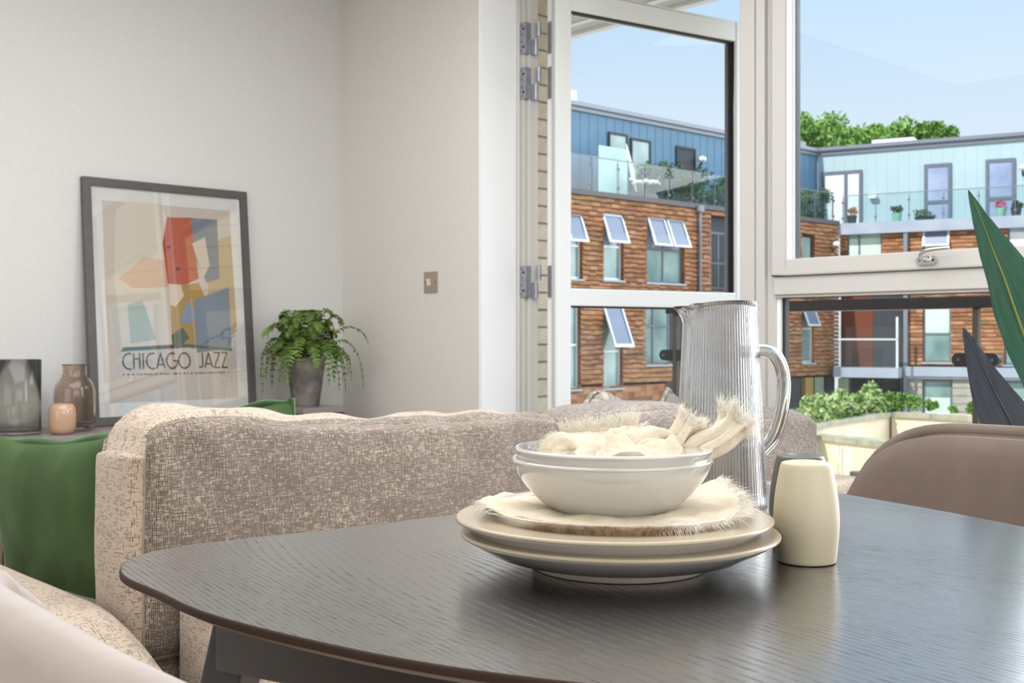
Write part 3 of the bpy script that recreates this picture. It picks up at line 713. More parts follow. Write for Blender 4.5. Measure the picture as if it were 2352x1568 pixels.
strands(fr, [q(1362, 1030, .985), q(1400, 1030, .98), q(1452, 1024, .98)], lambda p, t: VUP*1+side(.3), 160, .008, .5, rn)
strands(fr, [r[0] for r in fan], lambda p, t: side(-1)+VUP*.5, 90, .008, .5, rn)
for k_, (n0, l0, sp0) in enumerate(((300, .010, .35), (520, .014, .35), (200, .009, .45))):
    rw_ = tips[k_]; d_ = (sum(rw_[-1], Vector())/44-sum(rw_[-4], Vector())/44).normalized()
    strands(fr, rw_[-1]+[rw_[-1][0]], lambda p, t, d_=d_, c_=sum(rw_[-1], Vector())/44: d_+(p-c_)*45, n0, l0, sp0, rn)
    strands(fr, rw_[-5]+[rw_[-5][0]], lambda p, t, d_=d_, c_=sum(rw_[-5], Vector())/44: d_*.7+(p-c_)*70, n0//3, l0*.6, .6, rn)
strands(fr, [tips[0][8][j] for j in range(44)], lambda p, t: side(.7)+VUP*.3, 120, .007, .6, rn)
strands(fr, [tips[1][i][36] for i in range(4, 30)], lambda p, t: side(1)-VUP*.2, 90, .010, .6, rn)
strands(fr, [q(1238, 1046, .975), q(1262, 1040, .97)], lambda p, t: side(-1)+VUP*.3, 50, .010, .5, rn)
mk('fringe', fr, M_fringe, nb, uv=False, kind='stuff')

# ribbed glass jug
JC = cw(.2322, 1.262, 0); jz0 = TZ+.0006; JH = .2385
jt = thing('glass_jug', 'tall ribbed smoke-tinted glass jug with spout and loop handle behind the plates', 'jug', (JC.x, JC.y, jz0))
sdir = cw(-1, -.10, 0).normalized(); sa0 = math.atan2(sdir.y, sdir.x)
def jug():
    mb = MB(); n = 84*6; rows = []
    def rad(z): t = z/JH; return .0520-.0125*t**.9
    zs = [0.0, .002, .006, .012]+[.012+i*(JH-.012)/30 for i in range(1, 31)]
    def spout(a, z):
        t = max(0, (z-(JH-.030))/.030); da = (a-sa0+math.pi) % (2*math.pi)-math.pi
        return t*t*.014*math.exp(-(da/.24)**2) - t*.004*math.exp(-((abs(da)-.5)/.22)**2), -.006*t*math.exp(-(da/.9)**2)
    for z in zs:
        r = []
        for j in range(n):
            a = 2*math.pi*j/n; dr, dzz = spout(a, z)
            rb = .0009*abs(math.cos(42*a)) if .004 < z < JH-.006 else .0004
            k = rad(z)-(.002 if z < .001 else 0)+dr+rb
            r.append(Vector((JC.x+k*math.cos(a), JC.y+k*math.sin(a), jz0+z+dzz)))
        rows.append(r)
    a_ = rows[-1]
    for z in [JH+.0006]+[JH-i*(JH-.010)/30 for i in range(31)]+[.0085]:
        r = []
        for j in range(n):
            a = 2*math.pi*j/n; dr, dzz = spout(a, min(z, JH)); th = .0026 if z <= JH else .0012
            k = (rad(min(z, JH))-th+dr) if z > .009 else rad(z)*.55
            r.append(Vector((JC.x+k*math.cos(a), JC.y+k*math.sin(a), jz0+z+dzz)))
        rows.append(r)
    mb.grid(rows, closed_u=True); m = len(rows)
    mb.f.append(tuple(range(n-1, -1, -1))); mb.f.append(tuple((m-1)*n+j for j in range(n)))
    return mb
mk('body', jug(), M_jug, jt, smooth=True, uv=False)
HD = cw(1, -.05, 0).normalized()
def hp(px, py):                              # handle centre line in the plane of the jug's axis
    return Vector((JC.x, JC.y, 0))+HD*((px-1655)/F*1.262)+Vector((0, 0, EYE+(773-py)/F*1.262))
hc = cr([hp(1737, 806), hp(1758, 806), hp(1778, 815), hp(1792, 838), hp(1799, 870), hp(1798, 915), hp(1789, 965), hp(1774, 1005), hp(1757, 1026), hp(1749, 1034)], 6)
mk('handle', MB().tube(hc, [.0062]*len(hc), 14, flat=1.25), M_jug, jt, smooth=True, uv=False)

# shakers
def shaker(label, c, m):
    t = thing('shaker', label, 'shaker', (c.x, c.y, TZ+.0004), 'salt and pepper shakers')
    pr = [(0, 0), (.0125, 0), (.0240, .0001), (.0256, .0009), (.0262, .0030), (.0272, .012), (.0285, .027), (.0288, .040), (.0277, .056), (.0256, .070), (.0234, .0815), (.0222, .0858), (.0200, .0880), (.0100, .0894), (0, .0897)]
    pr = [(p.x, p.y) for p in cr([Vector((a, b, 0)) for a, b in pr], 3)]
    mk('body', MB().lathe((c.x, c.y, TZ+.0004), pr, 64), m, t, smooth=True, uv=False)
    for k in range(3):
        a = 2.1*k+.4; mk('pouring_hole', MB().lathe((c.x+.006*math.cos(a), c.y+.006*math.sin(a), TZ+.0899), [(0, -.0004), (.0013, -.0004), (.0013, .0001), (0, .0001)], 12), M_hole, t, uv=False)
shaker('matt cream ceramic shaker nearest the camera, right of the plate stack', cw(.262, 1.008), M_shaker)
shaker('olive-grey ceramic shaker standing just behind the cream one', cw(.2722, 1.068), M_shakerg)

# ------------------------------------------------------------------ sofa
def cushion(name, root, a, b, rad, bul, m, wr=(0, 10), N_=26, msides=None, axis=0, fn=None, sub=None, **kw):
    a, b = Vector(a), Vector(b); c = (a+b)/2; h = (b-a)/2; vs = {}; mb = MB()
    def defo(p):
        v = Vector((p[0]*h.x, p[1]*h.y, p[2]*h.z)); inner = Vector([max(-(h[i]-rad), min(h[i]-rad, v[i])) for i in range(3)])
        d = v-inner
        if d.length > 1e-9: v = inner+d.normalized()*min(rad, max(abs(d.x), abs(d.y), abs(d.z)))
        for i in range(3):
            j, k = (i+1) % 3, (i+2) % 3
            v[i] += bul[i]*p[i]*(1-p[j]**2)**.7*(1-p[k]**2)**.7
        w_ = c+v
        if wr[0]:
            s_ = Vector((w_.x*wr[1], w_.y*wr[1], w_.z*wr[1]))
            k = wr[0]*noise.noise(s_); nn = v.normalized(); w_ += nn*k
        return fn(w_, p) if fn else w_
    nn = N_
    ts = [-1+2*i/nn for i in range(nn+1)]
    ts = [math.copysign(abs(t)**.85, t) for t in ts]
    for ax in range(3):
        for s in (-1, 1):
            rows = []
            for u in ts:
                r = []
                for v in ts:
                    p = [0, 0, 0]; p[ax] = s; p[(ax+1) % 3] = u; p[(ax+2) % 3] = v*s
                    r.append(defo(p))
                rows.append(r)
            mb.grid(rows)
    o = mk(name, mb, m, root, weld=True, smooth=True, **kw)
    if msides:
        o.data.materials.append(msides)
        for p in o.data.polygons:
            d_ = [h[i]-abs((p.center+ORG[root.name]-c)[i]) for i in range(3)]
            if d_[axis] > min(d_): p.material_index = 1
    def edge(s, off=1.0):                   # seam loop around the face at +-axis
        L = []
        j, k = (axis+1) % 3, (axis+2) % 3
        for (p0, p1) in (((-1, -1), (1, -1)), ((1, -1), (1, 1)), ((1, 1), (-1, 1)), ((-1, 1), (-1, -1))):
            for i in range(24):
                t = i/24; p = [0, 0, 0]; p[axis] = s; p[j] = p0[0]+(p1[0]-p0[0])*t; p[k] = p0[1]+(p1[1]-p0[1])*t; L.append(defo(p))
        return L
    return o, edge
sofa = thing('sofa', 'oatmeal woven fabric sofa with loose back cushions, seen from behind the dining table', 'sofa', (-1.6, .55, 0))
XB = -1.75
def slope_top(w_, p):                       # top of the cushion sags and puckers
    if p[2] > 0:
        w_.z += p[2]**2*(-.046*math.sin(max(0, min(1.57, (w_.y-.90)*3.2)))-.062*(1-math.sqrt(max(0, 1-max(0, (abs(p[1])-.66)/.34)**2)))*(1-.55*(p[1] > 0))+.006+.0022*math.sin(w_.y*31+w_.x*30)*max(0, 1-abs(p[0])**8)+.006*noise.noise(Vector((w_.y*7, w_.x*12, 3))))
    w_.x += .010*noise.noise(Vector((w_.y*13+w_.z*9, w_.z*3, 2)))*max(0, p[2]+.3)**1.5*max(0, p[0])
    if p[2] > 0: w_.z += .007*noise.noise(Vector((w_.y*15+w_.x*14, w_.x*3, 8)))*p[2]**4
    return w_
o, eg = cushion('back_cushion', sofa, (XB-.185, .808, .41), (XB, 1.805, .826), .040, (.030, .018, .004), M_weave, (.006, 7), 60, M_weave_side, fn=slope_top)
for s in (1, -1): mk('piping', MB().tube(eg(s), .0024, 6, closed=True), M_seam, o, smooth=True)
def slope2(w_, p):
    w_.z += -.055*(w_.y-1.8)*(p[2] > 0)*max(0, p[2])+max(0, p[2])**2*(-.055*(1-math.sqrt(max(0, 1-max(0, (abs(p[1])-.70)/.30)**2)))+.010*math.sin(w_.y*9+1.0)+.0015*math.sin(w_.y*37+w_.x*30)); return w_
o, eg = cushion('back_cushion', sofa, (XB-.185, 1.815, .41), (XB, 2.835, .795), .045, (.026, .014, .004), M_weave_far, (.006, 7), 50, None, fn=slope2)
for s in (1, -1): mk('piping', MB().tube(eg(s), .003, 6, closed=True), M_weave_far, o, smooth=True)
cushion('seat_cushion', sofa, (-2.66, .815, .27), (-1.76, 1.83, .425), .04, (0, .005, .015), M_weave, (.004, 5), 16)
cushion('seat_cushion', sofa, (-2.66, 1.835, .27), (-1.76, 2.83, .425), .04, (0, .005, .015), M_weave, (.004, 5), 16)
cushion('base', sofa, (-2.64, .60, .10), (-1.60, 2.85, .27), .03, (0, 0, 0), M_weave, (0, 1), 8)
cushion('back_frame', sofa, (-1.745, .868, .11), (-1.585, 2.85, .568), .02, (.006, .002, 0), M_weave_side, (.002, 6), 24)
def armfn(w_, p):
    k = max(0, (w_.x+1.86)/.30)
    if p[2] > 0: w_.z -= .11*k*k*max(0, p[2])
    return w_
cushion('arm', sofa, (-2.70, .575, .10), (-1.56, .802, .512), .055, (.004, .004, .006), M_weave_side, (.004, 6), 30, fn=armfn)
cushion('arm', sofa, (-2.70, 2.852, .10), (-1.60, 2.872, .478), .01, (0, 0, 0), M_weave_side, (0, 1), 6)
for x in (-2.55, -1.70):
    for y in (.66, 2.78): mk('foot', MB().lathe((x, y, 0), [(0, 0), (.018, 0), (.026, .105), (0, .105)], 16), M_legdark, sofa, smooth=False)

def pillow(name, label, cat, c, rot, w_, h_, th, m, mp, group=None, ear=.10, n=36, lean=None, wr=.004, corner=0):
    t = thing(name, label, cat, c, group)
    mat_ = Matrix.Translation(Vector(c)) @ rot.to_matrix().to_4x4()
    def surf(u, v, s):
        e_ = 1-ear*(1-abs(v)**2.2); f_ = 1-ear*(1-abs(u)**2.2)
        k0 = 1-corner*(abs(u)*abs(v))**3; x = w_/2*u*e_*k0; y = h_/2*v*f_*k0
        z = s*th/2*max(0, (1-abs(u)**3.0))**.55*max(0, (1-abs(v)**3.0))**.55
        p = Vector((x, z, y)); z2 = wr*noise.noise(p*9+Vector((len(label), 0, 0)))*(1-abs(u)**4)*(1-abs(v)**4)
        p.y += z2*2; p.z += .5*wr*noise.noise(p*6)
        return mat_ @ p
    mb = MB()
    ts = [math.sin(math.pi/2*(-1+2*i/n)) for i in range(n+1)]
    for s in (1, -1): mb.grid([[surf(u*s, v, s) for u in ts] for v in ts])
    o = mk('cover', mb, m, t, weld=True, smooth=True)
    per = [surf(u, -1, 0) for u in ts]+[surf(1, v, 0) for v in ts[1:]]+[surf(u, 1, 0) for u in reversed(ts[:-1])]+[surf(-1, v, 0) for v in reversed(ts[1:-1])]
    per = [p+Vector((0, 0, .004*math.sin(i*.55)+.003*math.sin(i*.23))) for i, p in enumerate(per)]
    mk('flange', MB().tube(per, .0042, 6, closed=True, flat=2.2), mp, t, smooth=True)
    return t
from mathutils import Euler
pillow('green_cushion', 'big dark green velvet cushion left of the woven sofa back cushion', 'cushion', (-2.42, .965, .468),
       Euler((R(7), R(-4), R(2)), 'XYZ'), .68, .56, .14, M_green, M_greenpipe, 'green velvet cushions', ear=.085)
pillow('green_cushion', 'green velvet cushion whose corner peeps over the sofa back in front of the fern pot', 'cushion', (-2.03, 1.12, .605),
       Euler((R(4), R(-7), R(80)), 'XYZ'), .31, .40, .10, M_green, M_greenpipe, 'green velvet cushions', ear=.03)
pillow('knit_cushion', 'round-topped grey chunky knit cushion showing over the far sofa cushion', 'cushion', (-2.13, 2.34, .572), Euler((R(0), R(42), R(85)), 'XYZ'), .38, .38, .17, M_knit, M_knit, None, ear=.02, corner=.16)
pillow('grey_cushion', 'plain grey cushion barely showing beside the jug behind the far sofa cushion', 'cushion', (-2.12, 2.68, .550), Euler((0, R(30), R(80)), 'XYZ'), .36, .36, .12, mat('grey_cushion_fabric', (140, 134, 132), .9), M_knit, None, ear=.03)

# ------------------------------------------------------------------ dining chairs
def chair(label, cx, yb, face, m, mrim, top, hw, group, curve=.07, tall=.40, seam=True):
    t = thing('dining_chair', label, 'chair', (cx, yb, 0), group)
    f = face
    def P(a, b, d):                          # a across, b up, d depth (towards the seat)
        wdt = hw*(1-.30*(1-b)**1.4)
        zz = top-tall+tall*b
        y_ = yb + f*(curve*abs(a)**2.4*(1) - .055*b + d)
        # round the top corners
        return Vector((cx+a*wdt, y_, zz))
    def outl(a):                             # height of the crest at a
        return 1-.62*max(0, abs(a)-.05)**4.6 - .38*max(0, (abs(a)-.86)/.14)**2.0*.6
    na, nb_ = 40, 16
    def shell(d0, d1, inset_=0, puff=0):
        mb = MB(); F0 = []; F1 = []
        for j in range(nb_+1):
            r0, r1 = [], []
            for i in range(na+1):
                a = (-1+2*i/na)*(1-inset_); b = (j/nb_)*outl(a)*(1-inset_*.5)
                pf = puff*(1-abs(a)**6)*(1-abs(2*(j/nb_)-1)**6)
                r0.append(P(a, b, d0)); r1.append(P(a, b, d1+pf))
            F0.append(r0); F1.append(r1)
        mb.grid(F0); mb.grid([list(reversed(r)) for r in F1])
        ed = [(F0[0][i], F1[0][i]) for i in range(na+1)]+[(F0[j][na], F1[j][na]) for j in range(1, nb_+1)]+[(F0[nb_][i], F1[nb_][i]) for i in range(na-1, -1, -1)]+[(F0[j][0], F1[j][0]) for j in range(nb_-1, -1, -1)]
        mb.grid([[a for a, b in ed], [b for a, b in ed]])
        return mb, ed
    mb, ed = shell(-.012, .012); bk = mk('backrest', mb, mrim, t, smooth=True, weld=True)
    mb2, ed2 = shell(.012, .040, .03, .018); mk('back_pad', mb2, m, bk, smooth=True, weld=True)
    mk('piping', MB().tube([(a+b)/2 for a, b in ed[:-1]], .0135, 8, closed=False), mrim, bk, smooth=True)
    cushion('seat', t, (cx-hw*.92, min(yb+f*.02, yb+f*.46), .39), (cx+hw*.92, max(yb+f*.02, yb+f*.46), .475), .035, (0, 0, .012), m, (0, 1), 14)
    for sx in (-1, 1):
        for dy, spl in ((.06, -1), (.40, 1)):
            mk('leg', MB().tube([(cx+sx*hw*.95, yb+f*(dy+.04*spl), 0), (cx+sx*hw*.7, yb+f*dy, .395)], [.009, .014], 10), M_legdark, t, smooth=True)
    return t
chair('taupe velvet dining chair with curved back tucked at the window side of the table', -.765, 1.735, -1, M_taupe, M_taupe_rim, .797, .275, 'dining chairs')
ch2 = thing('dining_chair', 'pale blush velvet dining chair whose back fills the lower left corner', 'chair', (-.56, .235, 0), 'dining chairs')
def blush():
    # thick padded roll following the crest, wrapping forward at both ends
    crest = [(x_, y_, z_+.012) for x_, y_, z_ in [(-.805, .300, .752), (-.803, .272, .778), (-.782, .248, .788), (-.745, .236, .789), (-.66, .232, .788), (-.55, .230, .7855), (-.44, .230, .7855), (-.34, .236, .782), (-.30, .27, .76), (-.29, .33, .72)]]
    c = cr(crest, 6); rows = []
    for k in range(25):
        th = k/24; row = []
        for i, p in enumerate(c):
            tn = (c[min(i+1, len(c)-1)]-c[max(i-1, 0)]); tn.z = 0; tn.normalize(); nn = Vector((tn.y, -tn.x, 0))     # outward (towards -y)
            if th < .34:
                a = th/.34*math.pi; r = .021; off = nn*(-math.cos(a)*r*-1*-1)+Vector((0, 0, math.sin(a)*r-.021)); q_ = p+off
            else:
                u = (th-.34)/.66; bul = .030*math.sin(min(1, u*2.2)*math.pi)*.5
                q_ = p+nn*(.021+bul-.05*u*u)+Vector((0, 0, -.021-.36*u))
                if abs(u-.20) < .03: q_ -= nn*.005
            row.append(q_)
        rows.append(row)
    m = MB(); m.grid(rows)
    inner = [[p+Vector((0, .045, 0)) if False else rows[0][i].lerp(rows[-1][i], k/8)+Vector((0, 0.012*math.sin(k/8*math.pi), 0)) for i, p in enumerate(rows[0])] for k in range(9)]
    m.grid([list(reversed(r)) for r in inner])
    return m, rows
bm_, rws = blush()
bk = mk('backrest', bm_, M_blush, ch2, smooth=True, weld=True)
k_ = 13
mk('seam', MB().tube([p+Vector((0, -.001, 0)) for p in rws[k_]], .0022, 6), mat('blush_seam', (150, 124, 108), .9), bk, smooth=True)
cushion('seat', ch2, (-.78, .26, .38), (-.32, .70, .47), .035, (0, 0, .012), M_blush, (0, 1), 14)
for sx in (-.76, -.34):
    for y0, y1 in ((.24, .28), (.70, .66)): mk('leg', MB().tube([(sx+(-.03 if sx < -.5 else .03), y0, 0), (sx, y1, .385)], [.009, .014], 10), M_legdark, ch2, smooth=True)

# ------------------------------------------------------------------ cabinets and what stands on them
def cabinet(name, label, x0, x1, y0, y1, zt, doors):
    t = thing(name, label, 'cabinet', (x0, y0, 0))
    mk('top', MB().box((x0, y0, zt-.022), (x1, y1, zt)), M_cabtop, t, bevel=.002)
    mk('carcass', MB().box((x0+.002, y0+.004, .10), (x1-.022, y1-.004, zt-.022)), M_cab, t)
    n = doors; d = (y1-y0-.008)/n
    for i in range(n):
        dd = mk('door', MB().box((x1-.022, y0+.004+i*d+.002, .105), (x1-.004, y0+.004+(i+1)*d-.002, zt-.026)), M_cab, t, bevel=.0015)
        mk('knob', MB().tube([(x1-.004, y0+.004+(i+.85)*d, zt-.10), (x1+.012, y0+.004+(i+.85)*d, zt-.10)], .007, 10), M_legdark, dd)
    for x in (x0+.04, x1-.06):
        for y in (y0+.05, y1-.05): mk('leg', MB().tube([(x, y, 0), (x, y, .10)], .014, 10), M_legdark, t)
    return t
ZS = .617
cabinet('low_cabinet', 'low dark walnut cabinet along the left wall, under the framed poster and vases', XL+.02, -3.78, .15, 2.425, ZS, 4)
cabinet('side_cabinet', 'narrow taupe-topped side cabinet in the corner under the fern pot', XL+.02, -3.814, 2.435, 2.645, .667, 1)

# framed poster leaning on the wall
def wallpt(px, py, u=-4.185):
    t_ = (px-1176)/F; Z = -u/(SN-CS*t_); X = t_*Z
    return SN*X+CS*Z, EYE+(773-py)/F*Z       # along the wall, height
PY0, PY1 = 1.712, 2.402; PH = .936; ang = math.asin(.085/PH)
PB = Vector((-4.118, 0, ZS+.001)); PU = Vector((-math.sin(ang), 0, math.cos(ang))); PN = Vector((math.cos(ang), 0, math.sin(ang)))
po = thing('framed_poster', 'large black-framed abstract CHICAGO JAZZ poster leaning on the left wall', 'poster', (-4.118, PY0, ZS))
def pp(a, b, d=0): return PB+Vector((0, PY0+a, 0))+PU*b+PN*d
W_, H_ = PY1-PY0, PH; FW = .0315
def pbox(a0, a1, b0, b1, d0, d1):
    return MB().hexa([pp(a0, b0, d0), pp(a1, b0, d0), pp(a1, b0, d1), pp(a0, b0, d1), pp(a0, b1, d0), pp(a1, b1, d0), pp(a1, b1, d1), pp(a0, b1, d1)])
for nm, bx in (('frame_side', (0, FW, 0, H_)), ('frame_side', (W_-FW, W_, 0, H_)), ('frame_rail', (FW, W_-FW, 0, FW)), ('frame_rail', (FW, W_-FW, H_-FW, H_))):
    mk(nm, pbox(*bx, -.012, .012), M_black, po, bevel=.001)
mk('print', pbox(FW-.004, W_-FW+.004, FW-.004, H_-FW+.004, -.006, .000), mat('poster_paper', (232, 230, 226), .8), po)
def ab(px, py):
    v, z = wallpt(px, py); return (v-PY0, (z-ZS)/math.cos(ang))
ink = {}
def shape(pts, c, lvl, name='printed_shape'):
    if c not in ink: ink[c] = mat('poster_ink', c, .8)
    pts = [ab(*p) if p[0] > 2 else p for p in pts]
    d = .0004*(lvl+1); n = len(pts)
    a = [pp(x, y, d-.0003) for x, y in pts]; b = [pp(x, y, d) for x, y in pts]
    return mk(name, MB().add(a+b, [tuple(range(n)), tuple(range(2*n-1, n-1, -1))]+[(i, n+i, n+(i+1) % n, (i+1) % n) for i in range(n)]), ink[c], po, uv=False)
BGC = (208, 196, 186)
a0, b0 = FW+.045, FW+.052
shape([(a0, b0), (W_-a0, b0), (W_-a0, H_-b0), (a0, H_-b0)], BGC, 0)
shape([(268, 480), (300, 462), (372, 468), (392, 520), (386, 640), (392, 790), (270, 800), (258, 640), (262, 540)], (222, 212, 196), 1)
shape([(372, 560), (385, 498), (400, 500), (438, 500), (444, 560), (452, 640), (420, 655), (380, 652), (376, 600)], (190, 84, 52), 3)
shape([(430, 500), (500, 505), (500, 640), (470, 650), (448, 600), (438, 540)], (120, 128, 140), 2)
shape([(440, 560), (470, 545), (478, 610), (462, 640)], (214, 196, 182), 4)
shape([(268, 640), (330, 590), (386, 600), (384, 660), (300, 662)], (222, 186, 160), 2)
shape([(384, 660), (452, 650), (470, 700), (440, 800), (386, 790)], (176, 140, 74), 2)
shape([(384, 655), (410, 655), (416, 680), (396, 705), (382, 700)], (228, 206, 186), 4)
shape([(402, 740), (425, 690), (440, 720), (432, 745)], (132, 150, 172), 4)
shape([(440, 690), (520, 660), (520, 800), (440, 810)], (120, 136, 158), 3)
shape([(384, 770), (410, 752), (425, 775), (400, 800), (386, 800)], (78, 96, 80), 4)
shape([(480, 560), (530, 540), (535, 760), (490, 790), (470, 700)], (196, 172, 132), 1)
shape([(286, 700), (320, 690), (350, 780), (290, 790)], (176, 190, 176), 2)
for q_ in ((385, 568), (404, 618)): shape([(q_[0]-4, q_[1]-3), (q_[0]+5, q_[1]-3), (q_[0]+6, q_[1]+3), (q_[0]-4, q_[1]+4)], (60, 50, 56), 5)
shape([(266, 808), (272, 798), (420, 790), (520, 800), (520, 806), (420, 798), (280, 806)], (84, 96, 84), 5)
# title, thin deco strokes on a 0..1 cap height
def arc(cx, cy, r, a0, a1, n=20, ry=None): return [(cx+r*math.cos(R(a0+(a1-a0)*i/n)), cy+(ry or r)*math.sin(R(a0+(a1-a0)*i/n))) for i in range(n+1)]
LET = {'C': (.78, [arc(.62, .5, .56, 75, 285, ry=.5)]), 'H': (.62, [[(.06, 0), (.06, 1)], [(.56, 0), (.56, 1)], [(.06, .66), (.56, .66)]]), 'I': (.20, [[(.1, 0), (.1, 1)]]),
       'A': (.72, [[(.0, 0), (.36, 1), (.72, 0)], [(.10, .26), (.62, .26)]]), 'G': (.98, [arc(.52, .5, .48, 60, 360, ry=.5), [(1.0, .5), (.62, .5)]]), 'O': (1.02, [arc(.5, .5, .5, 0, 360, 36)]),
       ' ': (.5, []), 'J': (.42, [[(.36, 1), (.36, .22)]+arc(.18, .22, .18, 0, -150, 10)]), 'Z': (.58, [[(.02, 1), (.56, 1), (.02, 0), (.58, 0)]])}
cap = .060; a_, bb = ab(266, 848); a_ += .004
M_ink = mat('poster_black_ink', (52, 50, 52), .8)
word = 'CHICAGO JAZZ'; tot = sum(LET[c][0]+.13 for c in word); kx = (.578-a_)/tot
def ribbon(mb, pts, wd, d):
    L = []; Rr = []
    for i, p in enumerate(pts):
        a = pts[max(i-1, 0)]; b = pts[min(i+1, len(pts)-1)]; t = Vector((b[0]-a[0], b[1]-a[1])); t.normalize() if t.length else None
        nrm = Vector((-t.y, t.x))*wd/2; L.append(pp(p[0]+nrm.x, p[1]+nrm.y, d)); Rr.append(pp(p[0]-nrm.x, p[1]-nrm.y, d))
    mb.grid([L, Rr]); mb.grid([Rr, L][::1] and [[p-PN*.0003 for p in Rr], [p-PN*.0003 for p in L]])
for c in word:
    wd, st = LET[c]; tx = MB()
    for s_ in st:
        for i in range(len(s_)-1) if len(s_) <= 4 else [None]:
            seg = s_ if i is None else [s_[i], s_[i+1]]
            ribbon(tx, [(a_+x*kx, bb+y*cap) for x, y in seg], .0052, .003)
    if tx.v: mk('letter', tx, M_ink, po, uv=False)
    a_ += (wd+.13)*kx
sm = MB(); rr_ = random.Random(5); ax = ab(266, 860)[0]+.004; by = ab(266, 862)[1]
x_ = ax
while x_ < .572:
    l_ = rr_.uniform(.004, .012); sm.hexa([pp(x_, by, .002), pp(x_+l_, by, .002), pp(x_+l_, by, .0026), pp(x_, by, .0026), pp(x_, by+.006, .002), pp(x_+l_, by+.006, .002), pp(x_+l_, by+.006, .0026), pp(x_, by+.006, .0026)]); x_ += l_+rr_.uniform(.002, .010)
mk('small_print', sm, mat('poster_grey_ink', (120, 112, 108), .8), po, uv=False, kind='stuff')
mk('glazing', pbox(FW-.003, W_-FW+.003, FW-.003, H_-FW+.003, .0050, .0065), M_posterglass, po, uv=False)

# vessels
def at(px, py, z): Z = (EYE-z)*F/(py-773); return pt(px, py, Z)
c = at(38, 996, ZS); t = thing('glass_vase', 'wide smoky clear glass vase at the far left end of the low cabinet', 'vase', (c.x, c.y, ZS+.0005))
rv = .079
mk('body', MB().lathe((c.x, c.y, ZS+.0005), [(0, 0), (rv-.004, 0), (rv, .004), (rv, .10), (rv+.001, .253), (rv-.001, .2545), (rv-.0035, .253), (rv-.004, .10), (rv-.004, .014), (rv-.01, .010), (0, .010)], 64), M_vase, t, smooth=True, uv=False)
c = at(143, 996.5, ZS); t = thing('votive_jar', 'small rounded blush glass jar in front of the brown glass bottle', 'jar', (c.x, c.y, ZS+.0005))
p_ = [(p.x, p.y) for p in cr([Vector(a) for a in ((0, .0005, 0), (.026, 0, 0), (.036, .006, 0), (.0435, .022, 0), (.0455, .055, 0), (.0435, .085, 0), (.036, .1005, 0), (.032, .1030, 0), (.029, .101, 0), (.034, .088, 0), (.040, .055, 0), (.034, .014, 0), (0, .010, 0))], 4)]
mk('body', MB().lathe((c.x, c.y, ZS+.0005), p_, 48), M_jar, t, smooth=True, uv=False)
c = at(171, 988.5, ZS); t = thing('glass_bottle', 'brown smoked glass bottle vase with short wide neck beside the poster', 'vase', (c.x, c.y, ZS+.0005))
p_ = [(p.x, p.y) for p in cr([Vector(a) for a in ((0, .0005, 0), (.046, 0, 0), (.060, .010, 0), (.069, .030, 0), (.070, .060, 0), (.070, .125, 0), (.066, .158, 0), (.054, .180, 0), (.043, .190, 0), (.0405, .196, 0), (.0405, .228, 0), (.0455, .234, 0), (.0425, .234, 0), (.0375, .228, 0), (.0375, .196, 0), (.050, .178, 0), (.062, .156, 0), (.066, .125, 0), (.066, .06, 0), (.058, .022, 0), (0, .014, 0))], 4)]
mk('body', MB().lathe((c.x, c.y, ZS+.0005), p_, 48), M_bottle, t, smooth=True, uv=False)

# fern in a zinc pot
PC = Vector((-3.972, 2.548, .667)); fp = thing('potted_fern', 'green Boston fern in an aged zinc pot on the narrow corner cabinet', 'plant', (PC.x, PC.y, .6675))
mk('pot', MB().lathe((PC.x, PC.y, .6675), [(0, 0), (.053, 0), (.0555, .003), (.079, .180), (.082, .183), (.083, .194), (.080, .196), (.076, .194), (.075, .180), (.072, .165), (0, .165)], 48), M_pot, fp, auto=35, uv=False)
mk('soil', MB().lathe((PC.x, PC.y, .6675), [(0, .166), (.0735, .166), (.0735, .172), (0, .176)], 24), M_soil, fp, uv=False)
rf = random.Random(11)
def frond(a, reach, rise, drop, tw):
    p0 = PC+Vector((.045*math.cos(a), .045*math.sin(a), .19)); d = Vector((math.cos(a), math.sin(a), 0))
    if (p0+d*reach).x < XL+.015: reach = max(.05, (p0.x-(XL+.02))/max(.05, -d.x)*.9)
    if (p0+d*reach).y > YW-.01: reach = min(reach, max(.05, (YW-.02-p0.y)/max(.05, d.y)*.9))
    sd = Vector((-d.y, d.x, 0))
    c_ = cr([p0, p0+d*reach*.25+Vector((0, 0, rise*.7)), p0+d*reach*.6+Vector((0, 0, rise))+sd*tw*.4, p0+d*reach*.9+Vector((0, 0, rise-drop*.35))+sd*tw*.8, p0+d*reach+Vector((0, 0, rise-drop))+sd*tw], 6)
    mb = MB(); mb.tube(c_, [.0012]*len(c_), 4)
    n = 22
    for i in range(2, n+1):
        s_ = i/(n+.5)*(len(c_)-1); k = int(s_); p = c_[k].lerp(c_[min(k+1, len(c_)-1)], s_-k); tn = (c_[min(k+1, len(c_)-1)]-c_[max(k-1, 0)]).normalized()
        sv = tn.cross(Vector((0, 0, 1)))
        if sv.length < .3: sv = sd.copy()
        sv.normalize(); up = sv.cross(tn).normalized(); L = .030*math.sin(math.pi*min(1, (i/n)*.92+.10))**.7+.003
        for s2 in (-1, 1):
            dv = (sv*s2+tn*.25+up*rf.uniform(-.45, .2)).normalized(); wv = tn*.0048
            dr_ = Vector((0, 0, -.006))*rf.random()
            mb.add([p-wv*.5, p+dv*L*.5-wv*.9, p+dv*L*.92+dr_-wv*.2, p+dv*L*.95+dr_+wv*.3, p+dv*L*.5+wv*.9+dr_*.3, p+wv*.5], [(0, 1, 4, 5), (1, 2, 3, 4)])
    mk('frond', mb, M_fern, fp, uv=False)
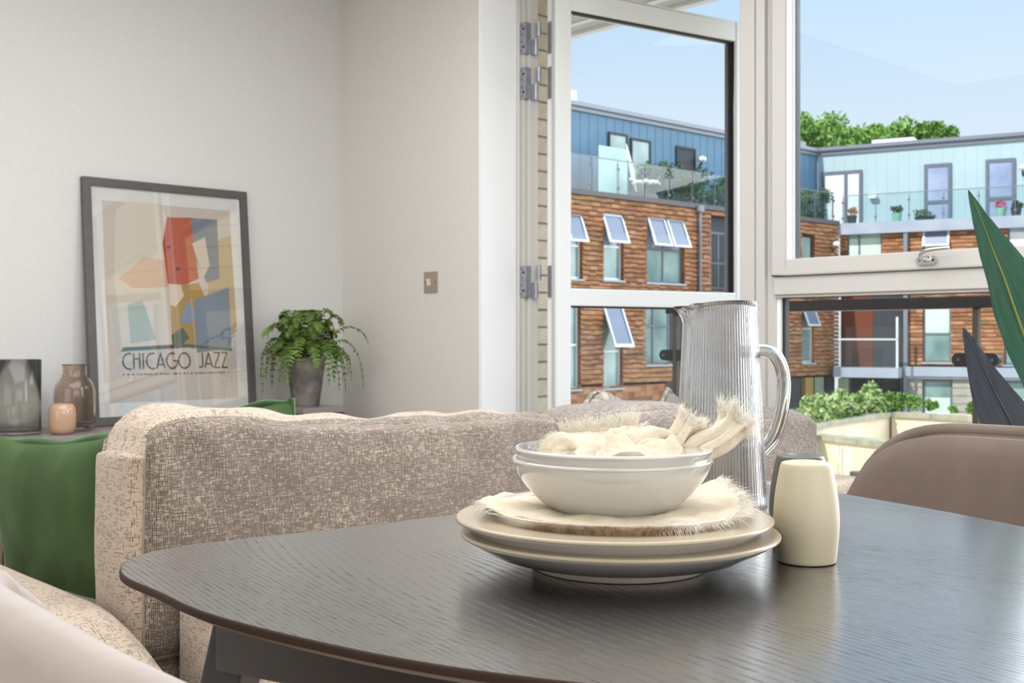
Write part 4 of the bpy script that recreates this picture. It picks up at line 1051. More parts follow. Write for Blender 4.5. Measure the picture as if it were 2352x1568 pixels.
for i in range(64):
    a = i*2.39996+rf.uniform(-.2, .2); k = rf.random()
    if i < 34: frond(a, rf.uniform(.09, .15), rf.uniform(.05, .11), rf.uniform(.09, .20), rf.uniform(-.03, .03))
    else: frond(a, rf.uniform(.05, .13), rf.uniform(.12, .205), rf.uniform(.02, .07), rf.uniform(-.04, .04))
frond(-1.25, .22, .135, .05, 0); frond(.75, .21, .135, .07, .02); frond(.9, .19, .08, .20, 0); frond(-1.6, .16, .07, .22, .01)

# big leafed house plant at the right
LP = cw(1.12, 2.35, 0)
bp = thing('potted_plant', 'tall house plant with huge pointed leaves at the right edge behind the taupe chair', 'plant', (LP.x, LP.y, 0))
mk('planter', MB().lathe((LP.x, LP.y, 0), [(0, 0), (.12, 0), (.13, .01), (.155, .30), (.15, .305), (.14, .30), (.14, .26), (0, .26)], 40), M_planter, bp, auto=35, uv=False)
mk('soil', MB().lathe((LP.x, LP.y, 0), [(0, .262), (.139, .262), (.139, .268), (0, .275)], 24), M_soil, bp, uv=False)
def bigl(mid, wl, wr, m, fold=.25, label=None):
    """mid: midrib points from tip to base; wl / wr: half-widths left and right at each point"""
    n = 6; c_ = cr(mid, n); k = len(c_)
    def ip(ws, i): s_ = i/(k-1)*(len(ws)-1); j = min(int(s_), len(ws)-2); t_ = s_-j; return ws[j]*(1-t_)+ws[j+1]*t_
    rows = []; uv = []
    view = Vector((0, 0, EYE))
    for i, p in enumerate(c_):
        tn = (c_[min(i+1, k-1)]-c_[max(i-1, 0)]).normalized(); fw = cw(0.35, 1, 0).normalized(); sdv = tn.cross(fw).normalized()
        if sdv.dot(cw(1, 0, 0)) < 0: sdv = -sdv
        r = []
        for j in range(-6, 7):
            t_ = j/6; wd = ip(wl if j < 0 else wr, i)
            r.append(p+sdv*wd*t_ + fw*(-fold*abs(t_)*wd+.10*wd*t_*t_)*1.0 + fw*.0008*math.sin(i*.9+j)); uv.append((i/(k-1), .5+t_/2))
        rows.append(r)
    mb = MB(); mb.grid(rows); b_ = [[q_+cw(0, .0009, 0) for q_ in r] for r in rows]; mb.grid([list(reversed(r)) for r in b_])
    uv2 = uv+[uv[i*13+12-j] for i in range(k) for j in range(13)]
    mb.uv = uv2
    o = mk('leaf', mb, m, bp, smooth=True, label=label)
    mk('midrib', MB().tube([p-cw(0, .0012, 0) for p in c_[3:]], [.0004+.0022*min(1, i/20) for i in range(len(c_)-3)], 6), M_leafedge if m is M_leafA else M_leafB, o, smooth=True)
    return o
s_ = 2.2/F
bigl([pt(2224, 435, 2.08), pt(2251, 497, 2.10), pt(2281, 577, 2.13), pt(2306, 640, 2.16), pt(2330, 710, 2.19), pt(2362, 800, 2.22), pt(2395, 900, 2.25), pt(2425, 1020, 2.27), pt(2440, 1120, 2.28)],
     [0, 17*s_, 29*s_, 36*s_, 45*s_, 45*s_, 34*s_, 18*s_, 4*s_], [0, 14*s_, 42*s_, 62*s_, 80*s_, 90*s_, 74*s_, 40*s_, 4*s_], M_leafA, fold=.12, label='long green upright leaf')
bigl([pt(2213, 751, 2.02), pt(2228, 783, 2.03), pt(2259, 846, 2.05), pt(2288, 906, 2.07), pt(2326, 977, 2.10), pt(2365, 1060, 2.14), pt(2400, 1150, 2.2)],
     [0, 13*s_, 34*s_, 50*s_, 62*s_, 50*s_, 5*s_], [0, 9*s_, 20*s_, 35*s_, 52*s_, 48*s_, 5*s_], M_leafB, fold=.05, label='dark blue-green lower leaf')
for mid, wd in (([cw(1.75, 2.60, 1.25), cw(1.46, 2.50, 1.05), cw(1.2, 2.4, .75), cw(1.14, 2.36, .55)], .10),):
    bigl(mid, [0, wd, wd*.7, .004], [0, wd, wd*.7, .004], M_leafA)
for p_ in (pt(2440, 1120, 2.28), pt(2400, 1150, 2.2), cw(1.13, 2.35, .6), cw(1.14, 2.36, .55), cw(1.12, 2.36, .55)):
    mk('stalk', MB().tube(cr([p_, (p_+LP+Vector((0, 0, .55)))/2*1.0 if p_.z > .7 else p_, LP+Vector((random.uniform(-.02, .02), random.uniform(-.02, .02), .27))], 4), .006, 8), M_leafB, bp, smooth=True)

# ------------------------------------------------------------------ balcony
struct('balcony_floor', MB().box((XO-.4, YW+.36, -.14), (3.4, 4.42, -.03)), M_deck)
struct('balcony_soffit', MB().box((-7, YW+.36, 2.55), (3.4, 4.335, 2.74)), M_soffit)
struct('trim_2', MB().box((-7, 4.30, 2.533), (3.4, 4.345, 2.76)).box((-7, 4.16, 2.543), (3.4, 4.20, 2.551)), M_soffitw)
RY = 4.25
bal = thing('balcony_railing', 'black-railed glass balustrade of the balcony right outside the window', 'railing', (-3.4, RY, -.03))
mk('handrail', MB().box((-3.45, RY-.035, 1.058), (3.3, RY+.035, 1.105)), M_rail, bal, bevel=.006)
posts = []
for px in (1553, 2243):
    t_ = (px-1176)/F; Z = RY/(SN*t_+CS); posts.append(CS*t_*Z-SN*Z)
d_ = posts[1]-posts[0]
xs = [posts[0]-1.0]+posts+[posts[1]+d_, posts[1]+2*d_, posts[1]+3*d_]
xs[0] = posts[0]-.86
for x in xs: mk('post', MB().box((x-.011, RY-.014, -.03), (x+.011, RY+.014, 1.058)), M_post, bal, bevel=.002)
for i in range(len(xs)-1):
    a, b = xs[i]+.036, xs[i+1]-.036
    mk('glass_panel', MB().box((a, RY-.004, .06), (b, RY+.004, .99)), M_balglass, bal)
    for zc in (.862, .18):
        for xx, s_ in ((a, 1), (b, -1)):
            m = MB(); q2 = 12
            cxx = xx+s_*.030
            prof = [(xx-s_*.022, zc-.026)]+[(cxx+s_*.026*math.cos(R(-90+180*k/q2)), zc+.026*math.sin(R(-90+180*k/q2))) for k in range(q2+1)]+[(xx-s_*.022, zc+.026)]
            n = len(prof); m.add([(p[0], RY-.014, p[1]) for p in prof]+[(p[0], RY+.014, p[1]) for p in prof], [tuple(range(n)), tuple(range(2*n-1, n-1, -1))]+[(k, (k+1) % n, n+(k+1) % n, n+k) for k in range(n)])
            cl = mk('clamp', m, M_rail, bal); mk('screw', MB().tube([(cxx, RY-.013, zc), (cxx, RY-.016, zc)], .006, 10), M_bead, cl)
# brick fin at the door side of the balcony
fin = bpy.data.objects.new('wall_brick_fin', None); COL.objects.link(fin); fin['kind'] = 'structure'; fin.location = (-3.5, 3.2, 0); ORG[fin.name] = Vector((-3.5, 3.2, 0))
mk('mortar', MB().box((-3.62, 3.18, -.14), (-3.504, 3.50, 2.55)), M_mortar, fin)
bb_ = mk('brick', MB().box((-3.56, 3.2, 0), (-3.497, 3.415, .065)), M_brick, fin, base=None, bevel=.002)
bm0 = bb_.data; first = True
for r in range(34):
    for y, ky in (((0, 1), (.2235, .44)) if r % 2 == 0 else ((0, .44), (.104, 1))):
        if first: o_ = bb_; first = False
        else: o_ = bb_.copy(); COL.objects.link(o_)
        o_.location = (random.uniform(-.001, .001), y-.018, -.13+r*.075)
        o_.scale = (1, ky, 1)
# low outdoor table with two clear glass lanterns
tpx = cw(1.165+.02, 4.22, 0)
ot = thing('balcony_table', 'low dark table on the balcony holding two clear glass candle jars', 'table', (tpx.x, tpx.y, -.03))
mk('table_top', MB().lathe((tpx.x+.06, tpx.y-.06, 0), [(0, .395), (.22, .395), (.225, .40), (.225, .415), (.22, .42), (0, .42)], 40), M_rail, ot, uv=False, auto=30)
for a in (0.5, 2.6, 4.7): mk('leg', MB().tube([(tpx.x+.06+.19*math.cos(a), tpx.y-.06+.19*math.sin(a), -.03), (tpx.x+.06+.13*math.cos(a), tpx.y-.06+.13*math.sin(a), .396)], .009, 8), M_rail, ot)
for (px, Z, lb) in ((1892, 4.22, 'clear glass candle jar on the balcony table, nearer the sofa'), (1972, 4.02, 'clear glass candle jar on the balcony table, half behind the taupe chair')):
    c = cw((px-1176)/F*Z, Z, 0); g_ = thing('candle_jar', lb, 'jar', (c.x, c.y, .4205), 'glass candle jars outside')
    mk('glass', MB().lathe((c.x, c.y, .4205), [(0, 0), (.054, 0), (.058, .006), (.058, .125), (.055, .125), (.054, .012), (0, .012)], 32), M_balglass, g_, smooth=True, uv=False)
    mk('candle', MB().lathe((c.x, c.y, .4205), [(0, .0125), (.030, .0125), (.030, .05), (0, .05)], 20), M_linen, g_, uv=False)

# ------------------------------------------------------------------ courtyard and the buildings across it
struct('ground', MB().box((-70, 4.6, -4.6), (40, 90, -4.4)), M_pave)
class Fac:
    """a facade: origin and direction in plan (metres right / ahead), outward normal"""
    def __init__(s, O, d, n): s.O, s.d, s.n = O, d, n
    def P(s, a, dd, z): return cw(s.O[0]+s.d[0]*a+s.n[0]*dd, s.O[1]+s.d[1]*a+s.n[1]*dd, z)
    def S(s, px, dd=0):
        t = (px-1176)/F; ox, oz = s.O[0]+s.n[0]*dd, s.O[1]+s.n[1]*dd
        return (t*oz-ox)/(s.d[0]-t*s.d[1])
    def Zd(s, a, dd=0): return s.O[1]+s.d[1]*a+s.n[1]*dd
    def H(s, px, py, dd=0): return EYE+(773-py)/F*s.Zd(s.S(px, dd), dd)
    def box(s, mb, a0, a1, d0, d1, z0, z1):
        o = s.P(a0, d0, z0); return mb.obox(o, s.P(a1, d0, z0)-o, s.P(a0, d1, z0)-o, Vector((0, 0, z1-z0)))
nL, nR = (.668, -.744), (-.477, -.879)
LW = Fac((12.92, 44.8), (-.744, -.668), nL)      # near-left wing, brick-coloured plane
RW = Fac((12.92, 44.8), (.879, -.477), nR)       # right wing, edge of its terrace slab
# terrace level 5.45, ground about -2
bl = thing('apartment_building', 'shingle-clad apartment wing with pale blue top storey seen through the open door', 'building', LW.P(0, -3, -4.4))
br = thing('apartment_building', 'sunlit apartment wing with light blue top floor seen through the right window', 'building', RW.P(0, -3, -4.4))
def part(name, fac, root, m, *bx, **kw):
    mb = MB()
    for b in bx: fac.box(mb, *b)
    return mk(name, mb, m, root, **kw)
AL, AR = 19.0, 17.0
part('wall', LW, bl, M_backing, (0, AL, -9, -.20, -4.4, 5.40))
part('upper_wall', LW, bl, M_blueShade, (-1.3, AL, -8, -1.8, 5.40, 8.46))
part('wall', RW, br, M_backing, (0, AR, -9, -.46, -4.4, 5.36))
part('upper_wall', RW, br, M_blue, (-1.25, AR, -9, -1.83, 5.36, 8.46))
part('roof_fascia', LW, bl, M_fascia, (-1.25, AL, -8, -1.62, 8.58, 8.72), (-1.25, AL, -8, -1.72, 8.44, 8.58))
part('roof_fascia', RW, br, M_fascia, (-1.25, AR, -9, -1.64, 8.62, 8.76), (-1.25, AR, -9, -1.74, 8.46, 8.62))
# standing seams
mb = MB(); a = -1.6
while a < AL: LW.box(mb, a, a+.02, -1.8, -1.790, 5.45, 8.44); a += .42
mk('standing_seams', mb, M_blueShade, bl, kind='stuff')
mb = MB(); a = -1.0
while a < AR: RW.box(mb, a, a+.02, -1.83, -1.820, 5.40, 8.46); a += .42
mk('standing_seams', mb, M_blue, br, kind='stuff')
part('coping', LW, bl, mat('dark_coping', (96, 90, 92), .6), (0, AL, -1.8, .06, 5.36, 5.52))
slabz0 = 4.98
part('terrace_slab', RW, br, M_band, (.02, AR, -1.83, 0, slabz0, 5.42))
part('floor_band', RW, br, M_band, (2.55, AR, -.5, -.02, -.56, -.20), (2.55, AR, -.5, -.10, -.66, -.56))

# shingle courses between the openings
def courses(fac, root, holes, a0, a1, z0, z1, h, d0, d1, single):
    z = z1-h; allb = MB(); cnt = 0; hh = h-.024
    while z > z0-.01:
        segs = [(a0, a1)]
        for (x0, x1, y0, y1) in holes:
            if y0 < z+h*.5 < y1:
                new = []
                for s0, s1 in segs:
                    if x1 <= s0 or x0 >= s1: new.append((s0, s1)); continue
                    if x0 > s0: new.append((s0, x0))
                    if x1 < s1: new.append((x1, s1))
                segs = new
        for s0, s1 in segs:
            if s1-s0 < .03: continue
            mb = MB() if single else allb
            pr = d1+random.uniform(0, .012)
            p = [fac.P(s0, d0, z), fac.P(s1, d0, z), fac.P(s1, pr+.028, z), fac.P(s0, pr+.028, z), fac.P(s0, d0, z+hh), fac.P(s1, d0, z+hh), fac.P(s1, pr, z+hh), fac.P(s0, pr, z+hh)]
            b = len(mb.v); mb.hexa(p)
            if mb.uv is None: mb.uv = []
            mb.uv += [(q_[0]+.37*round(z/h), q_[1]+.004) for q_ in ((s0, z), (s1, z), (s1, z), (s0, z), (s0, z+h*.97), (s1, z+h*.97), (s1, z+h*.97), (s0, z+h*.97))]
            if single: mk('shingle_course', mb, M_tile, root); cnt += 1
        z -= h
    if not single: mk('shingle_courses', allb, M_tile, root, kind='stuff')
    return cnt
def rect(fac, x0, x1, y0, y1, dd=0):
    a, b = sorted((fac.S(x0, dd), fac.S(x1, dd))); xm = (x0+x1)/2
    return (a, b, fac.H(xm, y1, dd), fac.H(xm, y0, dd))
def window(fac, root, r, dd, glass=M_glassT, frame=M_wframe, bars=(), trans=None, fw=.07, reveal=None, low=None, depth=.12, sill=True, blind=None, opened=None):
    a0, a1, z0, z1 = r; d0 = dd-depth
    mb = MB()
    fac.box(mb, a0, a0+fw, d0-.05, d0, z0, z1); fac.box(mb, a1-fw, a1, d0-.05, d0, z0, z1)
    fac.box(mb, a0+fw, a1-fw, d0-.05, d0, z0, z0+fw); fac.box(mb, a0+fw, a1-fw, d0-.05, d0, z1-fw, z1)
    for b in bars: fac.box(mb, a0+(a1-a0)*b-fw/2, a0+(a1-a0)*b+fw/2, d0-.05, d0+.003, z0+fw, z1-fw)
    zt_ = z0+(z1-z0)*trans if trans else None
    if trans: fac.box(mb, a0+fw, a1-fw, d0-.05, d0+.006, zt_-fw/2, zt_+fw/2)
    w_ = mk('window', mb, frame, root)
    if trans:
        for (q0, q1, g_) in ((z0+fw, zt_-fw/2, low or glass), (zt_+fw/2, z1-fw, glass)):
            mb = MB(); fac.box(mb, a0+fw, a1-fw, d0-.04, d0-.03, q0, q1); mk('pane', mb, g_, w_)
    else:
        mb = MB(); fac.box(mb, a0+fw, a1-fw, d0-.04, d0-.03, z0+fw, z1-fw); mk('pane', mb, glass, w_)
    if blind:
        mb = MB(); fac.box(mb, a0+fw, a1-fw, d0-.028, d0-.02, z0+(z1-z0)*blind[0], z0+(z1-z0)*blind[1]); mk('blind', mb, blind[2], w_)
    mb = MB()
    fac.box(mb, a0-.02, a0, dd-.19, dd, z0, z1); fac.box(mb, a1, a1+.02, dd-.19, dd, z0, z1)
    if reveal: mk('reveal', mb, reveal, w_)
    if sill: mb = MB(); fac.box(mb, a0-.05, a1+.05, d0, dd+.06, z0-.06, z0); mk('sill', mb, M_band, w_)
    if opened:                              # top-hung sash swung out
        for (f0, f1) in opened:
            b0, b1 = a0+(a1-a0)*f0, a0+(a1-a0)*f1; zb = zt_+.02; L = z1-.05-zb; an = R(22)
            top = lambda a, t, off=0: fac.P(a, d0+.02+math.sin(an)*L*t+off*math.cos(an), z1-.05-math.cos(an)*L*t+off*math.sin(an))
            def bar(m_, a, b, t0, t1):
                p = [top(a, t1, 0), top(b, t1, 0), top(b, t1, .05), top(a, t1, .05), top(a, t0, 0), top(b, t0, 0), top(b, t0, .05), top(a, t0, .05)]; m_.hexa(p)
            m_ = MB(); bar(m_, b0, b0+.07, 0, 1); bar(m_, b1-.07, b1, 0, 1); bar(m_, b0+.07, b1-.07, 0, .07); bar(m_, b0+.07, b1-.07, .94, 1)
            sh = mk('open_sash', m_, M_wframe_l, w_); m_ = MB(); bar(m_, b0+.07, b1-.07, .07, .94); m_.v = [m_.v[-8+i] if i in (0, 1, 4, 5) else m_.v[-8+{2: 1, 3: 0, 6: 5, 7: 4}[i]].lerp(m_.v[-8+i], .3) for i in range(8)]; mk('sash_pane', m_, M_sashpane, w_)
    return w_
HL = []
def addL(x0, x1, y0, y1, **kw):
    r = rect(LW, x0, x1, y0, y1); HL.append(r); window(LW, bl, r, 0, **kw)
o1 = dict(trans=.50, opened=[(0, 1)], reveal=M_orange, glass=M_glassL, low=M_glassT, frame=M_wframe_l)
addL(1296, 1338, 486, 640, **o1); addL(1386, 1432, 489, 643, **o1)
addL(1485, 1572, 498, 650, trans=.50, opened=[(0, .45), (.5, .95)], reveal=M_orange, glass=M_glassL, low=M_glassT, bars=(.5,), frame=M_wframe)
addL(1300, 1333, 690, 894, trans=.5, reveal=M_orange, glass=M_glassT, frame=M_wframe_l)
addL(1386, 1430, 690, 891, trans=.42, opened=[(0, 1)], reveal=M_orange, glass=M_glassT, frame=M_wframe_l)
addL(1483, 1543, 694, 837, trans=.62, bars=(.62,), glass=M_glassT, frame=M_wframe)
addL(1483, 1530, 885, 1000, glass=M_glassT, reveal=M_orange, frame=M_wframe)
addL(1841, 1871, 540, 640, reveal=M_orange, glass=M_glassT, frame=M_wdark)
addL(1842, 1870, 690, 833, trans=.55, opened=[(0, 1)], reveal=M_orange, glass=M_glassT, frame=M_wframe_l)
# recessed balcony in the left wing
rb = rect(LW, 1632, 1690, 500, 664); HL.append(rb)
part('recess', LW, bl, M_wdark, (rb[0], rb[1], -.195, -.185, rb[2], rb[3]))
w_ = window(LW, bl, (rb[0]+.2, rb[1]-.2, rb[2], rb[3]-.5), -.06, M_glassT, M_wframe, bars=(.55,), trans=.45, sill=False)
part('balustrade', LW, bl, M_farglass, (rb[0], rb[1], -.02, 0, rb[2], rb[2]+1.05))
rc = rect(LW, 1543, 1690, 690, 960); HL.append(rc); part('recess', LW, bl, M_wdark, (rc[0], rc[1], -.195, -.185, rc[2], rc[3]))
rc2 = rect(LW, 1700, 1790, 690, 850); 
ncs = courses(LW, bl, HL, 0.0, 17.2, -.62, 5.36, .155, -.2, 0.0, True)
print('courses', ncs)
# downpipe
dp = LW.S(1608, .1); mb = MB(); mb.tube([LW.P(dp, .10, LW.H(1608, 480, .1)), LW.P(dp, .10, -4.2)], .055, 10)
mk('downpipe', mb, M_fascia, bl); part('hopper', LW, bl, M_fascia, (dp-.12, dp+.12, 0, .2, LW.H(1608, 486, .1), LW.H(1608, 472, .1)))
# dark ground floor with columns
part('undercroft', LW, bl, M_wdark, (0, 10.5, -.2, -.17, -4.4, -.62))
part('lower_wall', LW, bl, M_tile, (10.5, 17.2, -.2, 0, -4.4, -.62))
for x0, x1, m in ((1850, 1868, mat('mustard_column', (150, 122, 62), .8)), (1872, 1892, mat('sage_column', (122, 130, 116), .8))):
    r = rect(LW, x0, x1, 860, 960, .0); part('column', LW, bl, m, (r[0], r[1], -.17, .0, -4.4, -.62))
# upper windows of the left wing
for x0, x1, y0, y1 in ((1396, 1440, 306, 430), (1447, 1493, 320, 440), (1552, 1596, 338, 450), (1668, 1700, 356, 470), (1808, 1836, 386, 470)):
    r = rect(LW, x0, x1, y0, y1, -1.8); window(LW, bl, (r[0], r[1], 5.45, r[3]), -1.68, M_wdark if x0 > 1500 else M_glassT, M_wdark, sill=False, fw=.08, depth=.06)
# terrace glass, left
def balus(fac, root, a0, a1, dd, z0, z1, step=1.25):
    a = a0; 
    while a < a1-.1:
        b = min(a+step, a1); part('glass_panel', fac, root, M_farglass, (a+.03, b-.03, dd-.01, dd, z0, z1), uv=False)
        part('post', fac, root, M_wframe, (a-.015, a+.015, dd-.06, dd-.02, z0-.1, z1-.05), (a-.05, a+.05, dd-.03, dd+.015, z0+.18, z0+.25), (a-.05, a+.05, dd-.03, dd+.015, z1-.3, z1-.23)); a = b
    part('top_rail', fac, root, M_fascia, (a0, a1, dd-.03, dd+.02, z1, z1+.03))
balus(LW, bl, .15, 16.5, -.12, 5.50, 6.60); balus(RW, br, .15, 13.5, -.10, 5.42, 6.50)
# privacy screens across the terraces
M_frost = mat('frosted_mint_glass', (176, 206, 200), .35)
mb = MB(); LW.box(mb, LW.S(1440, -.9), LW.S(1376, -.9), -.93, -.88, 5.52, LW.H(1405, 338, -.9)); mk('privacy_screen', mb, M_frost, bl)
pa = thing('garden_parasol', 'furled slanting white parasol on the left terrace, seen through the open door', 'parasol', LW.P(LW.S(1463, -.5), -.5, 5.5))
q0, q1 = LW.P(LW.S(1466, -.5), -.5, 5.5), LW.P(LW.S(1438, -.5), -.5, LW.H(1438, 330, -.5))
mk('pole', MB().tube([q0, q1], .02, 8), M_lampw, pa); mk('canopy', MB().tube([q0.lerp(q1, .3), q0.lerp(q1, .45), q0.lerp(q1, .8), q1], [.03, .075, .05, .01], 10), M_lampw, pa, smooth=True)
wf = thing('flower_trough', 'trough of white blossoms below the white parasol on the left terrace', 'flowers', LW.P(LW.S(1480, -.35), -.35, 5.5))
mk('trough', MB().add([], []) if False else (lambda m_: (LW.box(m_, LW.S(1515, -.35), LW.S(1447, -.35), -.45, -.22, 5.5, 5.72), m_)[1])(MB()), M_wdark, wf)
mb = MB()
for i_ in range(16):
    px_ = 1450+i_*4.2; mb.blob(LW.P(LW.S(px_, -.33), -.33+random.uniform(-.05, .05), LW.H(px_, 418+random.uniform(-7, 5), -.33)), .07, .07, .06, 5)
mk('blossoms', mb, M_lampw, wf, smooth=True, kind='stuff')
# right wing, brick plane
BR = -.26
HR = []
def addR(x0, x1, y0, y1, **kw):
    r = rect(RW, x0, x1, y0, y1, BR); HR.append(r); window(RW, br, r, BR, **kw)
addR(1945, 2026, 528, 622, bars=(.34,), glass=M_glassT, blind=(.05, .80, M_blind))
addR(2120, 2181, 521, 618, trans=.5, glass=M_glassL, opened=[(0, 1)], frame=M_wframe, blind=(.05, .70, M_curtain))
addR(2314, 2395, 508, 600, glass=M_glassL, blind=(.05, .75, M_curtain), frame=M_wframe)
addR(2119, 2184, 676, 832, trans=.42, glass=M_blind, low=M_glassT, frame=M_wframe)
addR(2306, 2370, 664, 838, trans=.42, glass=M_glassL, low=M_glassT, frame=M_wframe)
courses(RW, br, HR, 2.5, AR, -.20, slabz0, .155, -.46, BR, False)
courses(RW, br, [r for r in HR], 0.0, 2.5, 3.0, slabz0, .155, -.46, BR, False)
# balcony bay in the inner corner
part('recess', RW, br, M_wdark, (0, 2.5, -.45, -.43, -2.4, 3.0))
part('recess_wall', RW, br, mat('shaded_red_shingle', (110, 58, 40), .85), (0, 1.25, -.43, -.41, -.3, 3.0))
window(RW, br, (1.3, 2.35, -.25, 2.9), -.32, M_glassT, M_wframe, bars=(.55,), trans=.45, sill=False, blind=(.02, .3, mat('blue_items', (92, 110, 140), .8)))
part('balcony_slab', RW, br, M_band, (.0, 2.42, -.4, .9, -.62, -.24))
part('balcony_glass', RW, br, M_farglass, (.02, 2.40, .86, .88, -.20, .82)); part('balcony_rail', RW, br, M_wframe_l, (0, 2.42, .84, .90, .82, .88), (2.34, 2.42, .84, .90, -.24, 1.7))
part('corner_post', RW, br, M_fascia, (2.45, 2.60, -.42, -.05, -4.4, slabz0)); mb = MB(); mb.tube([RW.P(2.36, -.1, -2.4), RW.P(2.36, -.1, 3.0)], .06, 8); mk('downpipe', mb, M_wdark, br)
# ground floor siding
HG = []
for x0, x1 in ((2118, 2188), (2310, 2390)):
    r = rect(RW, x0, x1, 864, 944, BR); r = (r[0], r[1], -2.35, -.68); HG.append(r)
    window(RW, br, r, BR, glass=M_glassT, frame=M_wframe, fw=.10, sill=False, blind=(.02, .58, M_blind))
z = -.68-.30
while z > -2.6:
    segs = [(2.6, HG[0][0]), (HG[0][1], HG[1][0]), (HG[1][1], AR)]
    for s0, s1 in segs:
        p = [RW.P(s0, -.46, z), RW.P(s1, -.46, z), RW.P(s1, BR+.02, z), RW.P(s0, BR+.02, z), RW.P(s0, -.46, z+.292), RW.P(s1, -.46, z+.292), RW.P(s1, BR-.01, z+.292), RW.P(s0, BR-.01, z+.292)]
        mk('siding_board', MB().hexa(p), M_siding, br)
    z -= .30
for x0, x1 in ((1922, 1945),): 
    a, b = sorted((RW.S(x0), RW.S(x1))); part('column', RW, br, mat('pale_column', (170, 182, 172), .8), (a, b, -.42, -.2, -4.4, -.7))
# right wing top-floor doors
for (x0, x1, y0, bars, gl) in ((1888, 1981, 393, (.60,), M_curtain), (2123, 2186, 376, (), M_glassL), (2264, 2333, 365, (), M_glassL)):
    r = rect(RW, x0, x1, y0, 500, -1.83); r = (r[0], r[1], 5.42, r[3])
    window(RW, br, r, -1.74, glass=gl, frame=M_wframe, bars=bars, trans=.36 if not bars else None, sill=False, fw=.13, depth=.02)
# roof light and chimney pot
part('roof_light', RW, br, M_curtain, (RW.S(2002, -3), RW.S(2099, -3), -4.2, -3, 8.7, RW.H(2050, 318, -3)))
a = LW.S(1842, -3); part('roof_cowl', LW, bl, M_fascia, (a-.3, a+.3, -3.6, -3, 8.7, 9.3))
part('chimney_vent', LW, bl, M_lampw, (LW.S(1319, -3)-.12, LW.S(1319, -3)+.06, -3.2, -3, 8.7, LW.H(1319, 207, -3)))
# wall lamps
def lamp(fac, root, px, py, dd, r=.16):
    a = fac.S(px, dd); z = fac.H(px, py, dd); m = MB().tube([fac.P(a, dd-.18, z-.3), fac.P(a, dd-.02, z-.12)], .04, 8)
    l_ = mk('wall_lamp', m, M_wdark, root); mk('globe', MB().blob(fac.P(a, dd, z), r, r, r*.75, 8), M_lampw, l_, smooth=True)
lamp(LW, bl, 1613, 366, -1.5); lamp(LW, bl, 1921, 560, .25, .13); lamp(RW, br, 2349, 384, -1.5, .15)
part('vent_box', RW, br, M_lampw, (RW.S(1997, -1.8), RW.S(2015, -1.8), -1.83, -1.6, RW.H(2005, 456, -1.8), RW.H(2005, 447, -1.8)))

# foliage made of leaf cards
def foliage(name, label, cat, c, rad, n, size, m, group=None, trunk=None, kind=None, seed=0, parent=None):
    r_ = random.Random(seed); mb = MB(); cl = []
    for i in range(14): cl.append((Vector((r_.uniform(-.7, .7)*rad[0], r_.uniform(-.7, .7)*rad[1], r_.uniform(-.5, .75)*rad[2])), r_.uniform(.3, .55)))
    for i in range(n):
        cc, k = cl[i % len(cl)]; v = Vector((r_.gauss(0, 1), r_.gauss(0, 1), r_.gauss(0, 1))).normalized()*(r_.random()**.4)
        p = Vector(c)+cc+Vector((v.x*rad[0]*k, v.y*rad[1]*k, v.z*rad[2]*k))
        a = Vector((r_.gauss(0, 1), r_.gauss(0, 1), r_.gauss(0, 1))).normalized(); b = a.cross(Vector((r_.gauss(0, 1), r_.gauss(0, 1), 1))).normalized()
        s_ = size*r_.uniform(.6, 1.3); mb.add([p-a*s_, p-b*s_*.5, p+a*s_, p+b*s_*.5+a.cross(b)*s_*.2], [(0, 1, 2, 3)])
    if parent: return mk(name, mb, m, parent, uv=False)
    t = thing(name, label, cat, (c[0], c[1], trunk if trunk is not None else c[2]-rad[2]), group); mk('foliage', mb, m, t, uv=False, kind='stuff')
    if trunk is not None: mk('trunk', MB().tube([(c[0], c[1], trunk), (c[0], c[1], c[2])], [rad[0]*.08, rad[0]*.05], 8), M_bark, t, smooth=True)
    return t
TL = 'tree behind the blue building, '
for i, (px, py, Zt, rx, rz, lb) in enumerate(((1832, 332, 62, 1.7, 1.7, 'pale crown hard against the window frame'), (1885, 330, 64, 1.9, 1.7, 'tallest dark crown near the inner roof corner'), (1942, 346, 66, 1.5, 1.2, 'second low crown left of the white roof light'), (1990, 350, 70, 1.5, 1.0, 'small crown between the low crown and the roof light'),
        (2022, 332, 66, 1.5, 1.1, 'crown right behind the left end of the white roof light'), (2110, 330, 66, 1.5, 1.3, 'crown behind the right end of the white roof light'), (2160, 326, 68, 1.2, 1.0, 'last small crown, furthest right'))):
    p = pt(px, py, Zt); foliage('tree', TL+lb, 'tree', p, (rx, rx, rz), 2600, .17, M_treeA, 'trees behind the building', trunk=-4.4, seed=i)
for i, (px, py, lb) in enumerate(((1500, 425, 'bushy climber along the glass, nearest the open door frame'), (1545, 432, 'dense bush below the dark terrace window'), (1592, 440, 'bush under the white globe lamp'), (1640, 448, 'bright-tipped bush at the lamp'), (1668, 452, 'bush cut by the door frame'), (1842, 470, 'dark bush behind the corner glass, left'), (1878, 480, 'thin bush behind the corner glass, right'))):
    a = LW.S(px, -.7); z = LW.H(px, py, -.7); foliage('terrace_bush', 'terrace plant, '+lb, 'plant', LW.P(a, -.75, z), (.75, .45, .75), 1100, .07, M_bush, 'plants on the left terrace', seed=20+i)
def pot(fac, px, dd, lab, m, fm, h=.35, r=.2):
    a = fac.S(px, dd); c = fac.P(a, dd, 5.42); t = thing('flower_pot', lab, 'pot', c, 'pots on the right terrace')
    mk('pot', MB().lathe(c, [(0, 0), (r*.75, 0), (r, h), (r*.9, h), (0, h*.9)], 14), m, t, uv=False); foliage('flowers', None, None, c+Vector((0, 0, h+.12)), (r, r, .18), 220, .06, fm, parent=t, seed=int(px))
